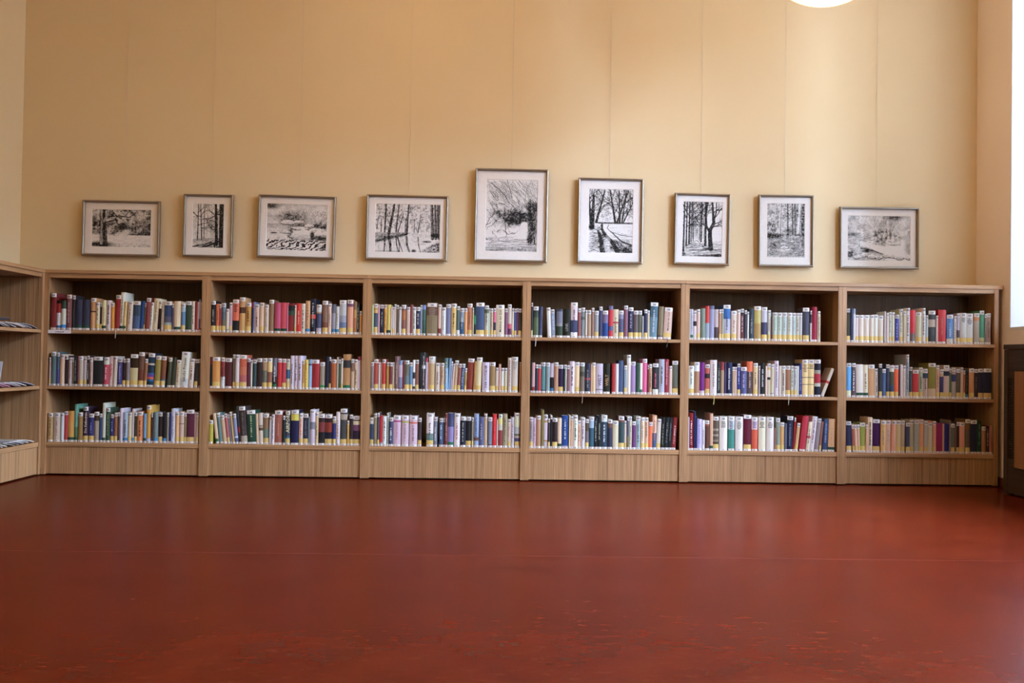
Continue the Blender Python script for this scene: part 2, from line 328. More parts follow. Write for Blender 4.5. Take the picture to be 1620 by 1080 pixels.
# ---------------------------------------------------------------- books
# one line per book: left, right, top (measured on the spine), bands of colour down the spine, marks
BOOKS = r'''
@ 1 1 70 455 130 840 1600 862
130 235 122 722 G
243 325 265 211,.1:922,.42:ddd,.85:26a
337 425 265 343,.28:ccb,.82:27b
437 535 150 744 G ta88
545 603 165 333 G
607 745 245 334 D
750 890 245 334 D
905 1005 215 b85,.40:321,.44:c96 G
1010 1080 300 cb9 G Y t654
1085 1122 310 321 G Y
1125 1205 260 dc9 D tb98
1210 1300 262 cbb t433
1305 1365 310 b71 G
1370 1470 155 822 G l2 Rddc
1475 1545 100 dcb t654 D l2
1548 1596 285 ca6 D l2
/
0 98 280 cba G l2 t876
98 245 275 345,.5:457 G l2
245 320 275 247 l3
322 348 310 543 G Y l3
352 445 212 733 G l3
435 488 300 ccb G l3 t543
490 598 220 cb9 t875 l3
602 648 270 dca,.25:211 G l3
652 708 275 cba t665 l1
720 870 280 c97,.12:346,.5:556,.7:899 G Y
872 908 325 545 G
912 1040 275 db9 D
1052 1130 320 9ab,.3:579 G Y
1137 1250 275 343 G
1256 1310 275 cba t654
1315 1365 285 721
1367 1395 290 c99,.9:822
1397 1425 240 889,.6:434,.9:822
1430 1460 290 b98,.88:822
@ 2 1 322 457 110 865 1600 885
115 203 240 222 G Y t999
208 275 300 c63 Y t842
278 312 310 933 G Y
318 400 285 678,.3:567,.55:665 G Y
410 465 400 dcb,.86:899 G
470 530 275 b9a G Y
540 660 212 d64,.64:222 G t222 H
672 785 170 b85,.28:532,.45:c95 G
795 905 275 b83 G Y t532
912 945 260 823,.2:224 -
947 972 260 779
975 1060 310 dba G t532
1070 1155 275 db9 G Y
1165 1250 315 cba G ta87
1258 1350 215 864 G
1365 1485 272 b46 D
1492 1615 272 c45 D
/
-3 10 275 e8a
14 135 285 822,.08:222,.25:354,.4:822,.92:353
140 174 320 cb9 G t765 Y
177 268 285 c21 te98
272 350 290 dcb t332
357 445 235 c96 B t854
455 555 195 223,.45:c31,.57:223 taaa
570 670 310 ccc,.25:a86,.3:446,.8:bab G
690 800 232 865,.65:743 G Y
805 868 290 dba G t876
878 953 300 667,.3:99a B
958 1022 345 ccc B t887
1030 1165 220 bbb,.45:99a,.65:679 G Y
1185 1300 212 c86,.1:746,.2:d97 G Y
1307 1370 245 864,.25:b84,.5:a63
1373 1418 280 221 t998
1428 1475 435 c83 G
@ 3 1 576 463 105 840 1600 868
107 150 240 bc9
157 240 222 b93,.2:da6,.3:456,.75:dc8 G Y
243 280 245 c9a t856
287 365 240 223 G t999
370 418 240 d93 G t652
422 500 240 cb5 D
503 530 290 dba
533 570 285 ccc G Y
573 606 232 dba G
612 656 250 654 G
662 710 290 ccc G
713 800 245 854,.2:a63,.5:854 G Y
812 885 290 dba G
888 933 240 844
936 1000 290 ddc G t555
1003 1085 290 335 G Y tbba
1088 1125 250 89b G
1128 1195 250 78b,.15:465,.5:354
1210 1435 210 863,.13:643,.38:875 G t987 H
1442 1500 240 dba,.77:833 G
1508 1592 300 ddd G taaa
/
-22 72 232 779 G
82 183 222 ddb,.13:db6 G t432
186 250 275 566,.8:ddd G
255 340 315 89a,.5:357 G tccb
345 398 315 d95 G
402 500 222 b75 G Y t853
505 530 305 cb8 G
533 572 280 133,.3:285,.6:122
577 740 205 457 G Y
747 828 260 564,.25:bba G Y t555
831 856 315 cdc G
859 915 320 ba8 G Y t876
920 970 315 d68,.5:434 G Y
976 1140 250 dca G t432 TM\u00e4dchen_der_Zeit
1147 1205 320 857 G
1210 1283 240 cba,.6:c56,.75:635 G
1287 1333 320 dcb G Y
1337 1385 325 458 G Y
1387 1410 315 735 G
1416 1490 325 432 G Y
@ 4 1 832 470 100 800 1600 828
105 137 110 334,.8:dc9 G
147 250 185 343,.35:564 G Rddd
262 330 190 446 l1
425 500 210 eee G l-3
510 590 245 9ac G l-4 tcde
605 730 240 445,.08:778,.5:888,.6:343
737 885 235 221 t999 TLINK
897 1030 108 dcc,.5:346,.84:eee G t646
1040 1100 225 955 G
1110 1180 210 899,.3:566,.4:899 G
1186 1222 260 dcb,.9:b55 G
1230 1300 262 a86 G
1312 1365 215 976 G
1370 1450 275 999 G Y
1460 1528 190 446 G
1533 1640 270 768,.45:248 G
/
37 120 175 668,.12:c23,.62:558,.76:c23
123 230 245 dca,.43:b33,.48:dca t765
237 330 270 88a,.3:557 G Y
342 415 170 856 G
430 525 205 335 G Y tbab
530 618 272 655 G Y
621 700 272 665 G Y
703 728 380 bbb
740 806 248 335 G Y
815 855 270 cb9 G
862 1015 110 467,.4:689 G tccd l2
1032 1130 190 875,.88:655 l2
1142 1300 215 dba G Y l3 t432 TM\u00e4dchen_der_Zeit R444
@ 5 1 1084 473 110 822 1600 845
107 130 225 bbb G
140 200 225 bbc K t888
205 265 260 dcc,.36:322,.52:dcc G
272 335 230 dba G Y
347 435 212 787
441 515 165 c32,.5:9ab
519 610 160 668,.1:99b
615 693 230 cbb,.58:544
700 746 230 b86 G Y
750 788 225 997 G Y
792 930 140 36a,.4:bbc,.8:dc9 G Y t446
942 1050 260 dcb G Y ta55
1056 1120 235 dba G
1126 1190 215 333,.2:633 G tbbb
1200 1250 245 445 G
1255 1285 275 ddc G
1300 1385 215 345 t998
1392 1525 168 ba5,.5:a84,.95:633 G
1540 1648 185 ccd,.45:446,.82:ec9 G Y
/
37 95 245 ccb G Y t888
98 132 370 533,.92:b43
136 217 290 bcb G Y t9a9
221 312 292 bcb G Y t998
316 410 292 bcc G Y t998
416 512 295 ccb G Y t998
515 585 298 bcc G Y t9aa
589 660 298 ccb G Y t876
663 710 298 ccc G Y
722 850 195 445 G Y
866 898 250 334,.4:ccc G
902 1005 180 913
1010 1070 265 cb9 G t777
@ 6 1 1332 476 100 830 1600 848
107 185 175 443 G Y
188 240 180 335
243 280 180 9ab,.15:ddd
284 350 298 dcc G Y
355 441 300 dcb G Y
446 560 300 dcb G Y
565 637 298 dcb G Y
641 725 292 ddc G Y
730 832 310 dcb G Y
850 880 228 ddd
885 930 262 dcc G
935 987 240 ccb G Y t666
995 1050 245 ddb G Y
1056 1132 290 449 G taac
1140 1210 185 ddb G Y t888
1213 1262 220 cb9 G
1267 1350 160 eee G t555
1352 1450 200 c23,.7:766
1460 1580 240 cca G Y
1585 1655 160 eee G t557
/
38 88 300 bcc G Y
96 235 208 444,.27:ba9,.5:444 G
240 280 305 dcc G
286 440 190 b22 ta65
456 582 288 58c,.82:ddc G teee
590 636 312 ddd G t999
641 703 262 bab,.55:544 G Y
711 832 252 ddd G Y t555 H
836 970 262 ddd G Y t556 H
986 1092 255 b74,.25:a98 G
1101 1187 205 486,.8:cc9,.9:ba4 G
1190 1225 270 776 G
1231 1315 255 a87 G t754
@ 1 2 70 543 80 845 1600 868
98 130 285 b98 G Y
136 236 175 566 G
241 301 190 455,.1:456,.5:447 G
311 400 225 ca8 G
405 470 250 322 G
476 545 290 baa G ta66
550 577 300 653 G
581 643 260 222 t888
646 668 265 613
671 764 260 a98 G Y
769 832 285 baa G Y
837 885 250 322 G tccc
890 945 290 a87 G t655
962 1142 270 222 G
1151 1257 285 ccb,.25:a34 G tdbb l1
1263 1340 262 caa ta33 l1
1348 1413 265 ba9 G l1
1425 1520 300 447 G t98b l1
1524 1590 310 322 G Y l1
/
-25 42 305 766 G Y
50 200 222 443,.12:321,.42:ba7 G Y l1
208 320 182 643,.5:632 G Y l2
327 384 315 853 G Y l3
387 517 205 234,.3:ba9,.35:234,.58:358,.64:638,.7:b53,.77:258,.83:134 G l3
530 642 255 873 G Y l3
650 742 265 742,.6:743,.75:467 G Y l3
785 860 290 443 G l3
865 940 290 332 l3
948 1032 340 ba8 G l3 t866
1040 1197 180 dcb,.75:bbb G l3 t443 TJakobs_Frauen
1202 1300 315 cba G l3 t543
1312 1378 320 333 G Y l2
1390 1430 315 543 G
@ 2 2 322 547 90 845 1600 875
95 140 225 622,.25:222
147 297 230 c83 G Y
308 387 240 833,.62:ccc G t322
395 527 250 522 G
540 592 178 654 G Y
597 668 185 cbb G Y
675 817 190 b53,.35:b64,.6:a55,.8:868 G Y
822 890 255 523 G
893 930 290 ccb G
937 1010 280 344 G
1016 1121 255 322 G
1124 1222 255 a86,.4:665 G Y
1226 1321 255 db7,.45:854 G Y
1330 1412 255 667,.6:222 K tccc
1423 1507 265 b22 G
1511 1592 270 b34 G Y
/
-23 48 275 ba8,.35:357,.65:ba8 G Y
60 127 210 cbc t444
130 205 210 cbc t444
209 290 210 cbc t444
293 336 300 a73 G Y
340 412 288 db4 ta73
416 482 285 79b,.15:435,.2:8ac
486 630 290 922 G
640 742 340 987,.83:384 G
755 817 225 223
821 860 240 322 G Y
866 972 285 a52 G
976 1006 240 a98
1010 1055 290 453 G
1060 1096 270 cba G Y
1100 1246 185 a74,.17:333,.38:a74 K
1256 1318 280 754,.4:b97 G
1325 1385 290 ca8 G t432
1389 1431 230 935,.12:dcd
1435 1460 235 844,.1:b98
@ 3 2 576 551 90 850 1600 872
93 156 280 877 G
166 250 225 a43 G Y
253 290 285 cba G
292 321 285 965
326 397 225 b32 G Y
414 466 285 b83 G
470 531 290 733 G Y
534 560 290 ba8 G Y
563 580 290 865
582 656 165 755 tb98
659 741 250 89b,.15:cbc,.55:88a,.9:545
744 768 265 722
771 863 250 665,.5:677 G Y
867 930 290 68a G Y
935 982 240 ddd,.4:333,.6:ccc,.85:333
986 1056 238 854 G Y
1060 1122 95 222
1126 1183 90 333,.33:ddd,.42:433 tbbb
1190 1231 200 a34,.12:bab
1234 1252 290 b76
1255 1370 170 cba,.2:b96 G Y
1385 1481 300 dcb G t877
1485 1562 300 b97 G Y t954
1572 1640 200 577,.3:8ac tdc9
/
24 60 205 79b l2
63 105 270 557,.1:99a G l2
109 136 315 dba G l3
140 207 250 b97 G Y l3
211 272 315 954 G Y l3
276 346 315 457 G l3 taaa
350 391 405 a84 G Y l2
400 526 212 832 G l3
531 578 262 a73 l2
581 691 190 dc9 G Y l2
697 840 285 cbc t544 TDER_OUTSIDER
851 962 285 974 G Y
969 1027 395 dcb G Y
1030 1074 325 c98
1077 1130 400 ddc G Y
1139 1197 400 cb9 G Y
1215 1287 195 cba t966
1294 1410 180 cba G Y t888 H
1444 1475 280 c84 G
@ 4 2 832 555 80 845 1600 875
93 122 190 222
125 182 245 daa,.8:933
190 242 280 334 G
245 302 285 c33 G
310 388 240 588,.9:336 G
399 477 245 899 G
480 562 260 cbc,.47:222 B
565 645 240 b86 G
649 746 290 324 G Y
756 784 290 344 G
787 812 290 ccb G
816 871 300 855 G
876 970 220 dcd t433
975 1071 240 ec9 G Y
1079 1170 245 665,.3:443,.45:765 G Rb98
1180 1290 270 334,.48:b33,.54:334 t888
1295 1318 270 c97
1322 1390 250 db8 G
1400 1537 270 cbc,.85:222,.87:cbc t433 TWELT
1545 1676 270 221 tb85 TWELT
/
92 161 270 a22
165 226 272 dcc
229 321 210 457
336 392 310 89a G Y
395 471 98 ddd,.2:dcb G
481 576 235 a8b G l-1
580 647 270 354
650 704 265 ddc K
710 797 180 d58 G
806 832 310 722 G
836 892 285 b86 G t432
911 1025 270 333,.83:ddc G td57
1036 1146 188 aab t653
1149 1231 190 923 tc99
1239 1297 325 dba G
1304 1422 222 665,.75:764 G Y
@ 5 2 1084 558 105 855 1600 875
105 212 285 ddc G Y t777
220 321 212 ddd,.28:a75 G
325 421 215 727,.86:cbb
430 520 255 b54,.3:322,.45:b54 G Y
526 656 170 dcc t876 Rcc5
666 731 230 333 t998
736 797 205 933,.25:a86
801 838 215 435
841 955 220 224 tccc
960 1002 305 b97 G
1006 1051 305 dba G
1055 1112 240 337 G Y tbbd
1125 1241 305 558 G tbab
1246 1361 195 d63,.3:544 tb98
1369 1457 230 db8 G Y t654
1470 1501 285 a99 G
1506 1597 230 222 tbbb
/
-13 20 285 dba
23 86 235 ca6,.2:dcb,.42:222,.5:cb9 G
90 156 250 cb9,.9:888 G
166 247 185 dcd t766
251 297 285 dcb
301 377 280 cba G t433
385 477 280 964 G Y Rbba
485 542 280 ccb G Y t333
548 605 290 bbb G Y t966
608 647 285 ddc
651 702 235 337 t99b
711 824 160 ec8,.22:a75,.24:ec8,.47:654,.49:ec8,.66:765,.68:ec8 G t654 H
830 946 160 ec8,.22:a75,.24:ec8,.47:654,.49:ec8,.66:765,.68:ec8 G t654 H
950 1070 160 ddd,.1:223,.28:998,.38:a23,.63:bba,.72:223 G
1185 1243 340 dcb,.45:c33,.53:dcb l21
@ 6 2 1332 560 95 870 1600 888
115 202 205 59c,.8:cc9 G
215 287 205 544 G tddd
303 437 230 cba D l-1
442 541 238 cb9 D l-1 t754
546 667 235 b85 G l-1
671 732 310 cba G l-1 t666
736 797 215 333 G Y
806 872 315 457 G
876 942 225 334 G Y
950 1036 245 ccb,.2:443,.6:345 G Y
1040 1121 245 d52 G Y
1125 1157 240 422
1160 1202 230 cbb
1205 1261 250 cba G ta98
1266 1330 35 999 G t445
1333 1396 275 444 G Y
1402 1516 330 a22 G Y
1521 1602 285 997 G Y t443
/
-10 82 310 ba9,.15:345,.32:b98 G t443
90 236 200 761,.72:b97 G
241 307 240 b86 G Y t854
315 386 320 b97,.25:335 G Y
390 501 240 ba9,.18:223,.32:b98 G Y
504 542 310 453 G Y
546 627 285 a88,.22:335,.45:987 G
634 717 310 543 G Y
721 771 280 b97 G Y
774 806 340 942 G Y
811 881 310 222 B t553
890 986 300 b74 G Y
991 1062 310 322 G t654
1070 1168 302 223 G Y
1172 1330 300 223 G Y
@ 1 3 70 632 65 835 1600 868
72 171 270 a85 G t654
186 317 268 ba9 G ta66
324 386 275 bbb G
390 461 235 a33 G
464 586 235 b83 D tc72 H
594 652 100 587,.6:464 D
658 752 262 863 G
760 856 150 323 G Y tcba TDie_Kathedrale
864 971 285 336 G Y t88c
975 1071 250 432,.3:987 G
1075 1136 285 346 G
1139 1202 80 bba D
1207 1286 175 343 G t675
1290 1361 300 336 G Y t88c
1366 1431 270 853 G Y
1435 1473 265 433 G
1476 1534 190 bab
1540 1634 265 9ab B t446
/
20 86 270 ba8 G Y
90 136 200 baa B
139 192 265 332 G Y
196 307 255 c74 G t432
319 377 295 68a D
381 466 135 b82,.88:aac G
469 501 290 422 G
506 607 270 677 B
610 686 275 322 G Y
690 772 280 222 B
776 821 280 887 G
824 857 280 225
860 941 205 bbc t889
946 1013 270 c96 G Y
1017 1111 262 b98,.37:332,.39:b98 G Y
1114 1156 280 764 G Y
1160 1312 225 523 G Y
1315 1341 270 b99
1344 1400 280 a87 G Y
@ 2 3 322 636 75 835 1600 868
77 156 365 a92 G
183 243 235 ca8 K l-7
256 321 230 688 G l-7
325 402 275 b97 G l-7
404 464 240 a55 G Y l-7
468 508 255 778 G l-7
512 556 205 a85 G l-7
562 632 245 88a,.75:ccd,.8:557 G l-6
636 684 100 333,.55:822,.7:222 l-6
688 818 105 433,.78:a98,.95:322 G l-5 t665
824 998 180 243 G taa7 l-3
1002 1046 250 ca8 l-3
1050 1136 250 cba,.38:322,.4:a98,.46:543,.55:cba l-2
1140 1256 250 864,.5:676 G Y l-1
1265 1311 305 bbc G
1314 1367 265 cbb G t555
1371 1522 190 954 G tb75
1533 1577 290 233 G
1582 1674 195 445,.75:367 G Y tdc9 TAIRPORT
/
74 226 180 224,.12:cb3,.3:224 G
233 306 250 ca9 G Y tc43
310 411 255 334 G Y t667
414 441 310 788
450 546 175 cbc,.35:778,.55:bab G
550 611 230 ca7 G t654
615 737 262 322,.26:733,.58:222 G
743 887 270 322,.26:832,.58:223 G Y
890 957 310 a97,.24:336 G Y
964 1036 222 dcc t934
1045 1178 160 444,.15:a98,.3:444 G Y
1181 1216 400 c93 G
1221 1291 280 322 G Y
1294 1436 305 322,.17:cb9,.3:746,.5:323 G Y
@ 3 3 576 640 70 845 1600 865
75 152 280 bbb,.22:346 G Y
160 222 200 875 G
232 272 185 545 G Y
275 337 240 a22,.88:889
341 412 248 ddd t555
415 452 190 887 G
459 546 275 446 G tccc
551 697 240 cab,.16:a37,.21:cab G tb79
715 857 240 cab,.18:aa3,.23:cab G t988
870 1026 245 cab,.2:c53,.25:cab G t866
1035 1111 285 433 G Y
1210 1346 195 dcc,.6:677,.75:576 G Y t443
1350 1422 270 778 G tccc
1464 1537 290 457 G tbcd
1540 1576 290 433 G
1579 1628 205 733 tb98
/
12 130 190 446,.4:87a K
143 256 198 dcc G tb66
264 371 258 223 G t998
375 482 262 222 G Y
490 526 275 876 G Y
539 632 205 89b,.7:643,.8:89b t557
636 736 268 557 t99a
739 801 205 b97 G
815 901 270 778,.9:335 G
909 987 210 c11 td44
990 1012 310 dba
1024 1102 210 333,.12:cb6,.3:ba9,.48:833 G
1109 1202 205 986 t654
1206 1268 310 ca9 G Y ta77
1271 1337 270 baa t866
1349 1460 185 cca,.4:aaa,.6:554,.65:a98,.72:446 G Y
@ 4 3 832 642 70 863 1600 876
74 142 250 988 G Y t655
146 202 262 cab t845
206 297 215 a75 G
304 362 100 763
366 437 205 dcd,.16:b96,.23:dcd,.75:b96,.8:cbc G
440 481 275 433 G Y
486 526 210 222 G
532 627 262 322 G Y
635 712 262 db9 D
719 852 215 248,.2:136,.22:248,.9:77a tccc
858 884 205 cb9
887 942 228 c97 G
948 1032 208 ddc G t353
1035 1092 310 da8 G t865
1100 1177 248 cbb G t766
1184 1252 280 543,.4:766 G Y
1262 1357 235 9ab,.35:356 G
1360 1422 250 222 t998
1425 1502 215 222 t887
1505 1622 200 456,.12:ccc,.2:345 G tccc
/
8 101 285 554,.13:643,.28:334 G
109 222 312 cb9 G
226 336 220 743,.18:344 G Y
340 386 315 cba G Y
390 437 230 556,.6:764 G
440 488 228 cb9 G t665
491 567 320 636 G
573 667 220 9aa G t655
671 740 245 db9 G Y t876
743 822 245 c97 G Y t654
826 902 335 d63 G l1
905 985 200 da8,.52:457 l1 ta65
990 1072 275 cba G Y l2
1076 1150 240 222 t776 l2
1153 1225 240 222 t777 l3
1228 1300 240 222 t666 l3
1305 1388 240 822 tcaa l4
@ 5 3 1084 644 80 868 1600 888
85 110 220 a99
113 196 140 711 tcaa
199 236 110 224
239 268 215 224
271 357 265 a9c t77a
361 417 285 cbb t655
424 502 285 543,.1:843,.2:532 G
514 576 150 b86 D
581 692 215 543,.35:876,.42:543,.52:876,.58:543,.68:765,.74:432 G Y
704 857 212 cba G t443 H
879 1002 212 aaa,.38:376 G t445 H
1014 1162 215 cba G t443 H
1179 1327 180 512 G Y
1335 1452 222 b99,.37:b42 G t447 H
1469 1612 220 cb9 G t443 H
/
4 147 222 cba G t433 H
151 186 435 854
189 269 240 776 G Y
275 352 325 b84 G Y
364 406 345 556
410 540 205 223 G t667 l1
544 588 235 811 G l3
568 646 340 b85 G Y l6
690 806 205 a23 l6
812 878 315 db9,.48:b43,.55:cb9 l6 t544
884 978 210 cbb l6 t866
984 1058 250 877 G l6
1064 1110 310 854 Y l5
1130 1221 260 346 t88a l3
1231 1362 260 c96 D l2 tb85
@ 6 3 1332 646 80 870 1600 885
107 206 270 223 G Y l-1
222 269 340 843 G Y l-3
272 321 340 b86 G Y l-3
325 374 335 b86 G Y l-2
377 481 295 772 G Y l-1
485 520 330 b86 G
524 612 190 b97 t432
622 762 228 313 G Y
775 867 250 b84 G t765
870 972 250 b86 G t876
980 1067 250 b75 G
1071 1167 250 a85 G Y
1175 1252 250 975 G Y
1263 1342 290 334 G Y
1346 1422 238 986 G Y
1434 1522 235 887 G
1530 1614 228 b74 G Y
/
3 77 260 987 G Y
85 167 290 a97 G
174 237 260 b75 G Y
245 362 300 713
365 402 310 a75
405 500 310 225
503 526 240 765
531 603 305 554 G Y
606 638 330 643
641 697 275 322 G Y
701 807 280 b75 G Y
815 907 220 642,.3:543 G Y
919 1047 235 223 G
1050 1131 245 132 t465
1137 1215 360 853 G
1219 1287 350 322 t876
1290 1345 340 954 t732'''
TOPX = [72.8, 325, 580, 834, 1088.1, 1334.4, 1579]; BOTX = [65, 320, 573.7, 829.7, 1082.8, 1330.8, 1577]
TOPY = [427.3, 429.9, 433.9, 438.2, 443, 447.8, 452]; BOTY = [751, 754.7, 758.9, 762.8, 765.2, 766.7, 768.7]
ILL = {(1, 1): (200, 182, 168), (1, 2): (215, 198, 188), (1, 3): (225, 210, 200), (1, 4): (232, 222, 215), (1, 5): (230, 222, 215), (1, 6): (228, 220, 215),
       (2, 1): (200, 180, 165), (2, 2): (210, 192, 182), (2, 3): (222, 205, 192), (2, 4): (228, 215, 208), (2, 5): (228, 212, 205), (2, 6): (208, 186, 166),
       (3, 1): (195, 178, 170), (3, 2): (208, 190, 180), (3, 3): (215, 195, 185), (3, 4): (218, 200, 190), (3, 5): (205, 180, 160), (3, 6): (190, 160, 130)}
def s2l(v): v /= 255; return v/12.92 if v <= .04045 else ((v+.055)/1.055)**2.4
K = 1/12.4615

def parse():
    shelves = []
    for ln in BOOKS.strip().splitlines():
        p = ln.split()
        if p[0] == '@':
            bay, row, ox, oy, bx0, by0, bx1, by1 = map(float, p[1:]); off = 0; cur = []
            shelves.append((int(bay), int(row), cur))
        elif p[0] == '/':
            off = 1620
        else:
            x0, x1, top = float(p[0])+off, float(p[1])+off, float(p[2])
            d = dict(G=0, Y=0, D=0, B=0, K=0, H=0, tag=1, t=None, T=None, lean=0.0, R=None)
            for q in p[4:]:
                if q in 'GYDBKH': d[q] = 1
                elif q == '-': d['tag'] = 0
                elif q[0] == 't': d['t'] = q[1:]
                elif q[0] == 'T': d['T'] = q[1:].replace('_', ' ').encode().decode('unicode_escape')
                elif q[0] == 'l': d['lean'] = float(q[1:])
                elif q[0] == 'R': d['R'] = q[1:]
            xm = (x0+x1)/2
            base = by0 + (by1-by0)*((xm-off) if off == 0 else (xm-off))/(bx1-bx0) if 0 else None
            # base line: given at bx0 in the first half and bx1 at the far end of the first half crop, second half follows on
            base = by0 + (by1-by0)*(xm-bx0)/(bx1-bx0)
            px, pyb, pyt = ox+xm*K, oy+base*K, oy+top*K
            pym = (pyb+pyt)/2
            i = int(bay)-1
            ty = np.interp(px, TOPX, TOPY); by = np.interp(px, BOTX, BOTY)
            f = (pym-ty)/(by-ty)
            cx = [a+(b_-a)*f for a, b_ in zip(TOPX, BOTX)]
            u = (px-cx[i])/(cx[i+1]-cx[i]); ppm = (cx[i+1]-cx[i])/UNIT
            d['X'] = (i+u)*UNIT; d['w'] = (x1-x0)*K/ppm; d['h'] = (pyb-pyt)/ppm*.995
            if abs(d['lean']) > 10: d['h'] = min(.20, d['h']/math.cos(math.radians(d['lean']))); 
            segs = []
            for q in p[3].split(','):
                segs.append((float(q.split(':')[0]), q.split(':')[1]) if ':' in q else (0.0, q))
            d['segs'] = segs; d['bay'], d['row'] = int(bay), int(row)
            cur.append(d)
    return shelves
SHELVES = parse()

def albedo(hexa, bay, row, gain=.66):
    ill = ILL[(row, bay)]; g = .3*ill[0]+.6*ill[1]+.1*ill[2]; ill = [.5*v+.5*g for v in ill]; c = lin(hexa)
    a = tuple(min(.80, max(.004, v*k_/s2l(i_)*gain)) for v, i_, k_ in zip(c, ill, (1.0, .93, .80)))
    y = .3*a[0]+.6*a[1]+.1*a[2]; k = .90 if bay < 3 else .96      # colours muted, slightly more darkened in the first two bays
    return tuple(max(.004, (y+.86*(v-y))*k) for v in a)

def spine_pts(wd, n=4):
    s = min(.15*wd, .0045)
    return [(-wd/2+wd*k/n, s*(1-math.sin(PI*k/n))) for k in range(n+1)]

def patch(mb, wd, frac, z0, z1, col, out=.0005, x0=None, x1=None):
    """sticker that follows the rounded spine"""
    pts = spine_pts(wd); a = -wd/2*frac if x0 is None else x0; c = wd/2*frac if x1 is None else x1
    xs = [a+(c-a)*k/4 for k in range(5)]
    px, py = [p[0] for p in pts], [p[1] for p in pts]
    ys = [float(np.interp(x_, px, py))-out for x_ in xs]
    for k in range(4):
        mb.poly([(xs[k], ys[k], z0), (xs[k+1], ys[k+1], z0), (xs[k+1], ys[k+1], z1), (xs[k], ys[k], z1)], col)

def letters_GE(mb, wd, zc, col, out=.0009):
    hgt = .0098; lw = min(.0082, wd*.40); gap = lw*.18; t = hgt*.2; tv = lw*.24
    pts = spine_pts(wd); px, py = [p[0] for p in pts], [p[1] for p in pts]
    def q(x0, x1, z0, z1):
        y = min(float(np.interp(x0, px, py)), float(np.interp(x1, px, py)))-out
        mb.poly([(x0, y, z0), (x1, y, z0), (x1, y, z1), (x0, y, z1)], col)
    z0, z1 = zc-hgt/2, zc+hgt/2
    a = -lw-gap/2
    q(a, a+tv, z0+t*.4, z1-t*.4); q(a+tv*.4, a+lw, z1-t, z1); q(a+tv*.4, a+lw, z0, z0+t); q(a+lw-tv, a+lw, z0+t, zc); q(a+lw*.5, a+lw, zc-t*.6, zc+t*.4)
    a = gap/2
    q(a, a+tv, z0, z1); q(a+tv, a+lw, z1-t, z1); q(a+tv, a+lw*.92, zc-t/2, zc+t/2); q(a+tv, a+lw, z0, z0+t)

_text = {}
def text_mesh(txt):
    if txt not in _text:
        cu = bpy.data.curves.new('lettering', 'FONT'); cu.body = txt; cu.size = 1; cu.resolution_u = 1; cu.offset = .012
        ob = bpy.data.objects.new('lettering', cu); COL.objects.link(ob)
        dg = bpy.context.evaluated_depsgraph_get(); me = bpy.data.meshes.new_from_object(ob.evaluated_get(dg))
        v = np.array([list(q.co) for q in me.vertices]); fs = [tuple(p.vertices) for p in me.polygons]
        v[:, :2] -= v[:, :2].min(0); _text[txt] = (v, fs, v[:, 0].max(), v[:, 1].max())
        bpy.data.objects.remove(ob)
    return _text[txt]

